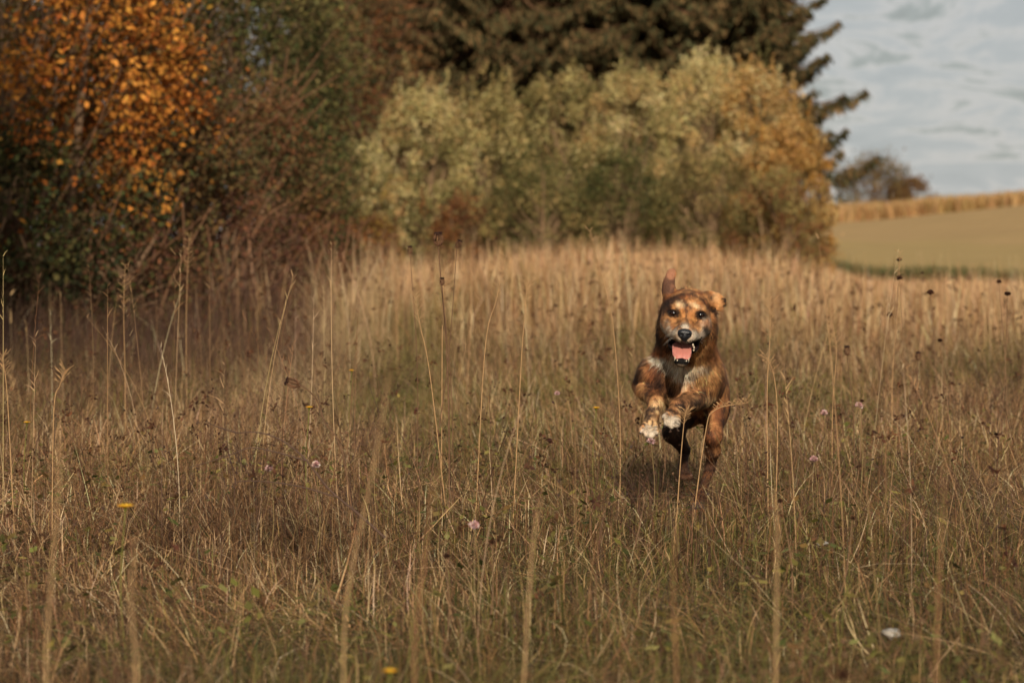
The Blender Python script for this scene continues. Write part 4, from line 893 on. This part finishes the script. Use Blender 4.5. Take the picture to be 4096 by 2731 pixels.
# tall named stalks in focus
def tall_stalk(pts, Y, lab, pan=True, w=.0014, pl=.03, col=None):
    c = STR if col is None else lin(col); q = [P(a, b_, Y) for a, b_ in pts]; f = np.array([q[0][0], q[0][1], float(gz(q[0][0], q[0][1]))]); q[0] = f if abs(q[0][2] - f[2]) < .25 else q[0]
    if q[0] is not f: q = [f] + q
    r = empty('tall_grass_stalk', f, lab, 'grass stalk', 'single tall grass stalks standing out of the meadow'); T = Acc(); sp = spline(q, 26); tube(T, sp, np.linspace(w * 1.3, w * .5, 26), c, 4); T.build('stem', M_stem, r, f)
    if pan:
        A = Acc()
        for k in range(24):
            i = 25 - (k * 9) // 24; b_ = sp[i]; sg = 1 if k % 2 else -1; d = np.array([sg * rng.uniform(.4, 1), rng.normal(0, .4), rng.uniform(.3, 1)]) * pl * rng.uniform(.4, 1)
            tube(A, spline([b_, b_ + d * .6, b_ + d], 4), [.0005, .0005, .0009, .0005], c * 1.1, 3)
        A.build('seed_panicle', M_stem, r, f)
    return r
for a in [([(1900, 1800), (1940, 1400), (1985, 1200), (2022, 1030)], 6.5, 'tall stalk with open panicle left of centre, reaching above the grass line'), ([(2050, 1760), (2085, 1450), (2100, 1250), (2108, 1135)], 6.4, 'tall stalk with spiky panicle halfway between centre and dog'),
          ([(2480, 1700), (2455, 1330), (2420, 1150), (2360, 925)], 6.9, 'bare tall stalk leaning left beside the dog head', ), ([(3075, 1980), (3068, 1600), (3080, 1350), (3078, 1180)], 6.2, 'tall thin stalk with fine spikelets right of the dog'),
          ([(3100, 1990), (3110, 1700), (3095, 1500), (3060, 1420)], 6.3, 'shorter stalk beside the thin one right of the dog'), ([(1765, 1900), (1768, 1500), (1770, 1250), (1778, 1060)], 6.8, 'tall straight stalk under the tallest wild carrot'),
          ([(1790, 1800), (1720, 1500), (1680, 1300), (1660, 1180)], 6.6, 'thin stalk leaning left of the tallest wild carrot'), ([(500, 1500), (495, 1250), (500, 1060)], 8.5, 'tall stalk in front of the orange tree'),
          ([(745, 1300), (750, 1100), (757, 945)], 9.5, 'straight tall stalk in front of the brown bramble'), ([(205, 1900), (215, 1650), (240, 1540), (262, 1480)], 5.9, 'stalk with nodding panicle at the left edge'),
          ([(60, 1900), (30, 1600), (8, 1420)], 5.8, 'pale stalk cutting the left edge of the picture'), ([(3570, 1500), (3590, 1250), (3600, 1010)], 8.4, 'tall straight stalk crossing the green verge at the right'),
          ([(3330, 1640), (3345, 1400), (3320, 1250)], 7.2, 'slim stalk between the dog and the tall right stems'), ([(2760, 1960), (2820, 1740), (2860, 1640), (2990, 1610)], 6.12, 'bent stalk crossing in front of the dog hind leg'),
          ([(2700, 2080), (2718, 1900), (2735, 1700), (2745, 1640)], 6.1, 'thin stalk crossing in front of the dog paws')]:
    tall_stalk(a[0], a[1], a[2])
# blurred stalks close to the lens
for pts, Y, lab in [([(190, 2731), (205, 2350), (235, 2000), (250, 1700)], 2.7, 'thick blurred straw stalk at the far left, close to the lens'), ([(545, 2731), (540, 2400), (545, 2150)], 2.6, 'blurred straw stalk left, below the largest yellow flower'), ([(1370, 2600), (1420, 2250), (1490, 1900), (1560, 1500)], 2.9, 'blurred leaning straw stalk left of centre'),
                    ([(1655, 2600), (1700, 2250), (1730, 1980), (1780, 1760)], 2.7, 'blurred rusty stalk just left of centre'), ([(2080, 2731), (2120, 2450), (2145, 2150), (2150, 2000)], 3.0, 'blurred pale stalk at the centre bottom'), ([(3085, 2731), (3095, 2400), (3110, 2100), (3085, 1950)], 2.9, 'blurred straw stalk below and right of the dog'),
                    ([(2690, 2731), (2700, 2350), (2710, 2100)], 2.8, 'blurred dark stalk below the dog'), ([(3760, 2500), (3765, 2100), (3775, 1800)], 2.8, 'blurred brown stalk near the right edge')]:
    tall_stalk([(a_ + rng.normal(0, 9), b_) for a_, b_ in pts], Y, lab, False, .0013, col=(150, 112, 76) if 'dark' in lab or 'rusty' in lab or 'brown' in lab else (186, 152, 108))
# pale stones
def stone(px, row, lab, s_, hgt):
    Y = CAMZ * FPX / (row - 1000); c = P(px, row, Y); c[2] = gz(c[0], c[1]) + hgt
    a = Acc(); n1_, n2 = 10, 16; th = np.linspace(0, math.pi, n1_)[:, None]; ph = np.linspace(0, 2 * math.pi, n2, endpoint=False)[None]
    V = np.stack([np.sin(th) * np.cos(ph), np.sin(th) * np.sin(ph), np.cos(th) * np.ones_like(ph)], -1).reshape(-1, 3); V = V * (1 + .9 * (noise3(V * 1.8 + px, 3) - .5))[:, None]
    i = np.arange(n1_ - 1)[:, None] * n2; j = np.arange(n2)[None]; F = np.stack([i + j, i + n2 + j, i + n2 + (j + 1) % n2, i + (j + 1) % n2], -1)
    a.add(c + V * np.array(s_), F, None, lin((166, 160, 150))); return tag(a.build('stone', M_bark, None, tuple(c)), lab, 'stone', 'pale stones in the grass')
stone(3565, 2632, 'flat white stone in the grass at the bottom right', (.020, .014, .009), .05)
stone(3290, 2263, 'small white stone in the grass right of the dog foot', (.012, .010, .006), .05)
for o in bpy.data.objects:
    if '_w' in o: del o['_w']
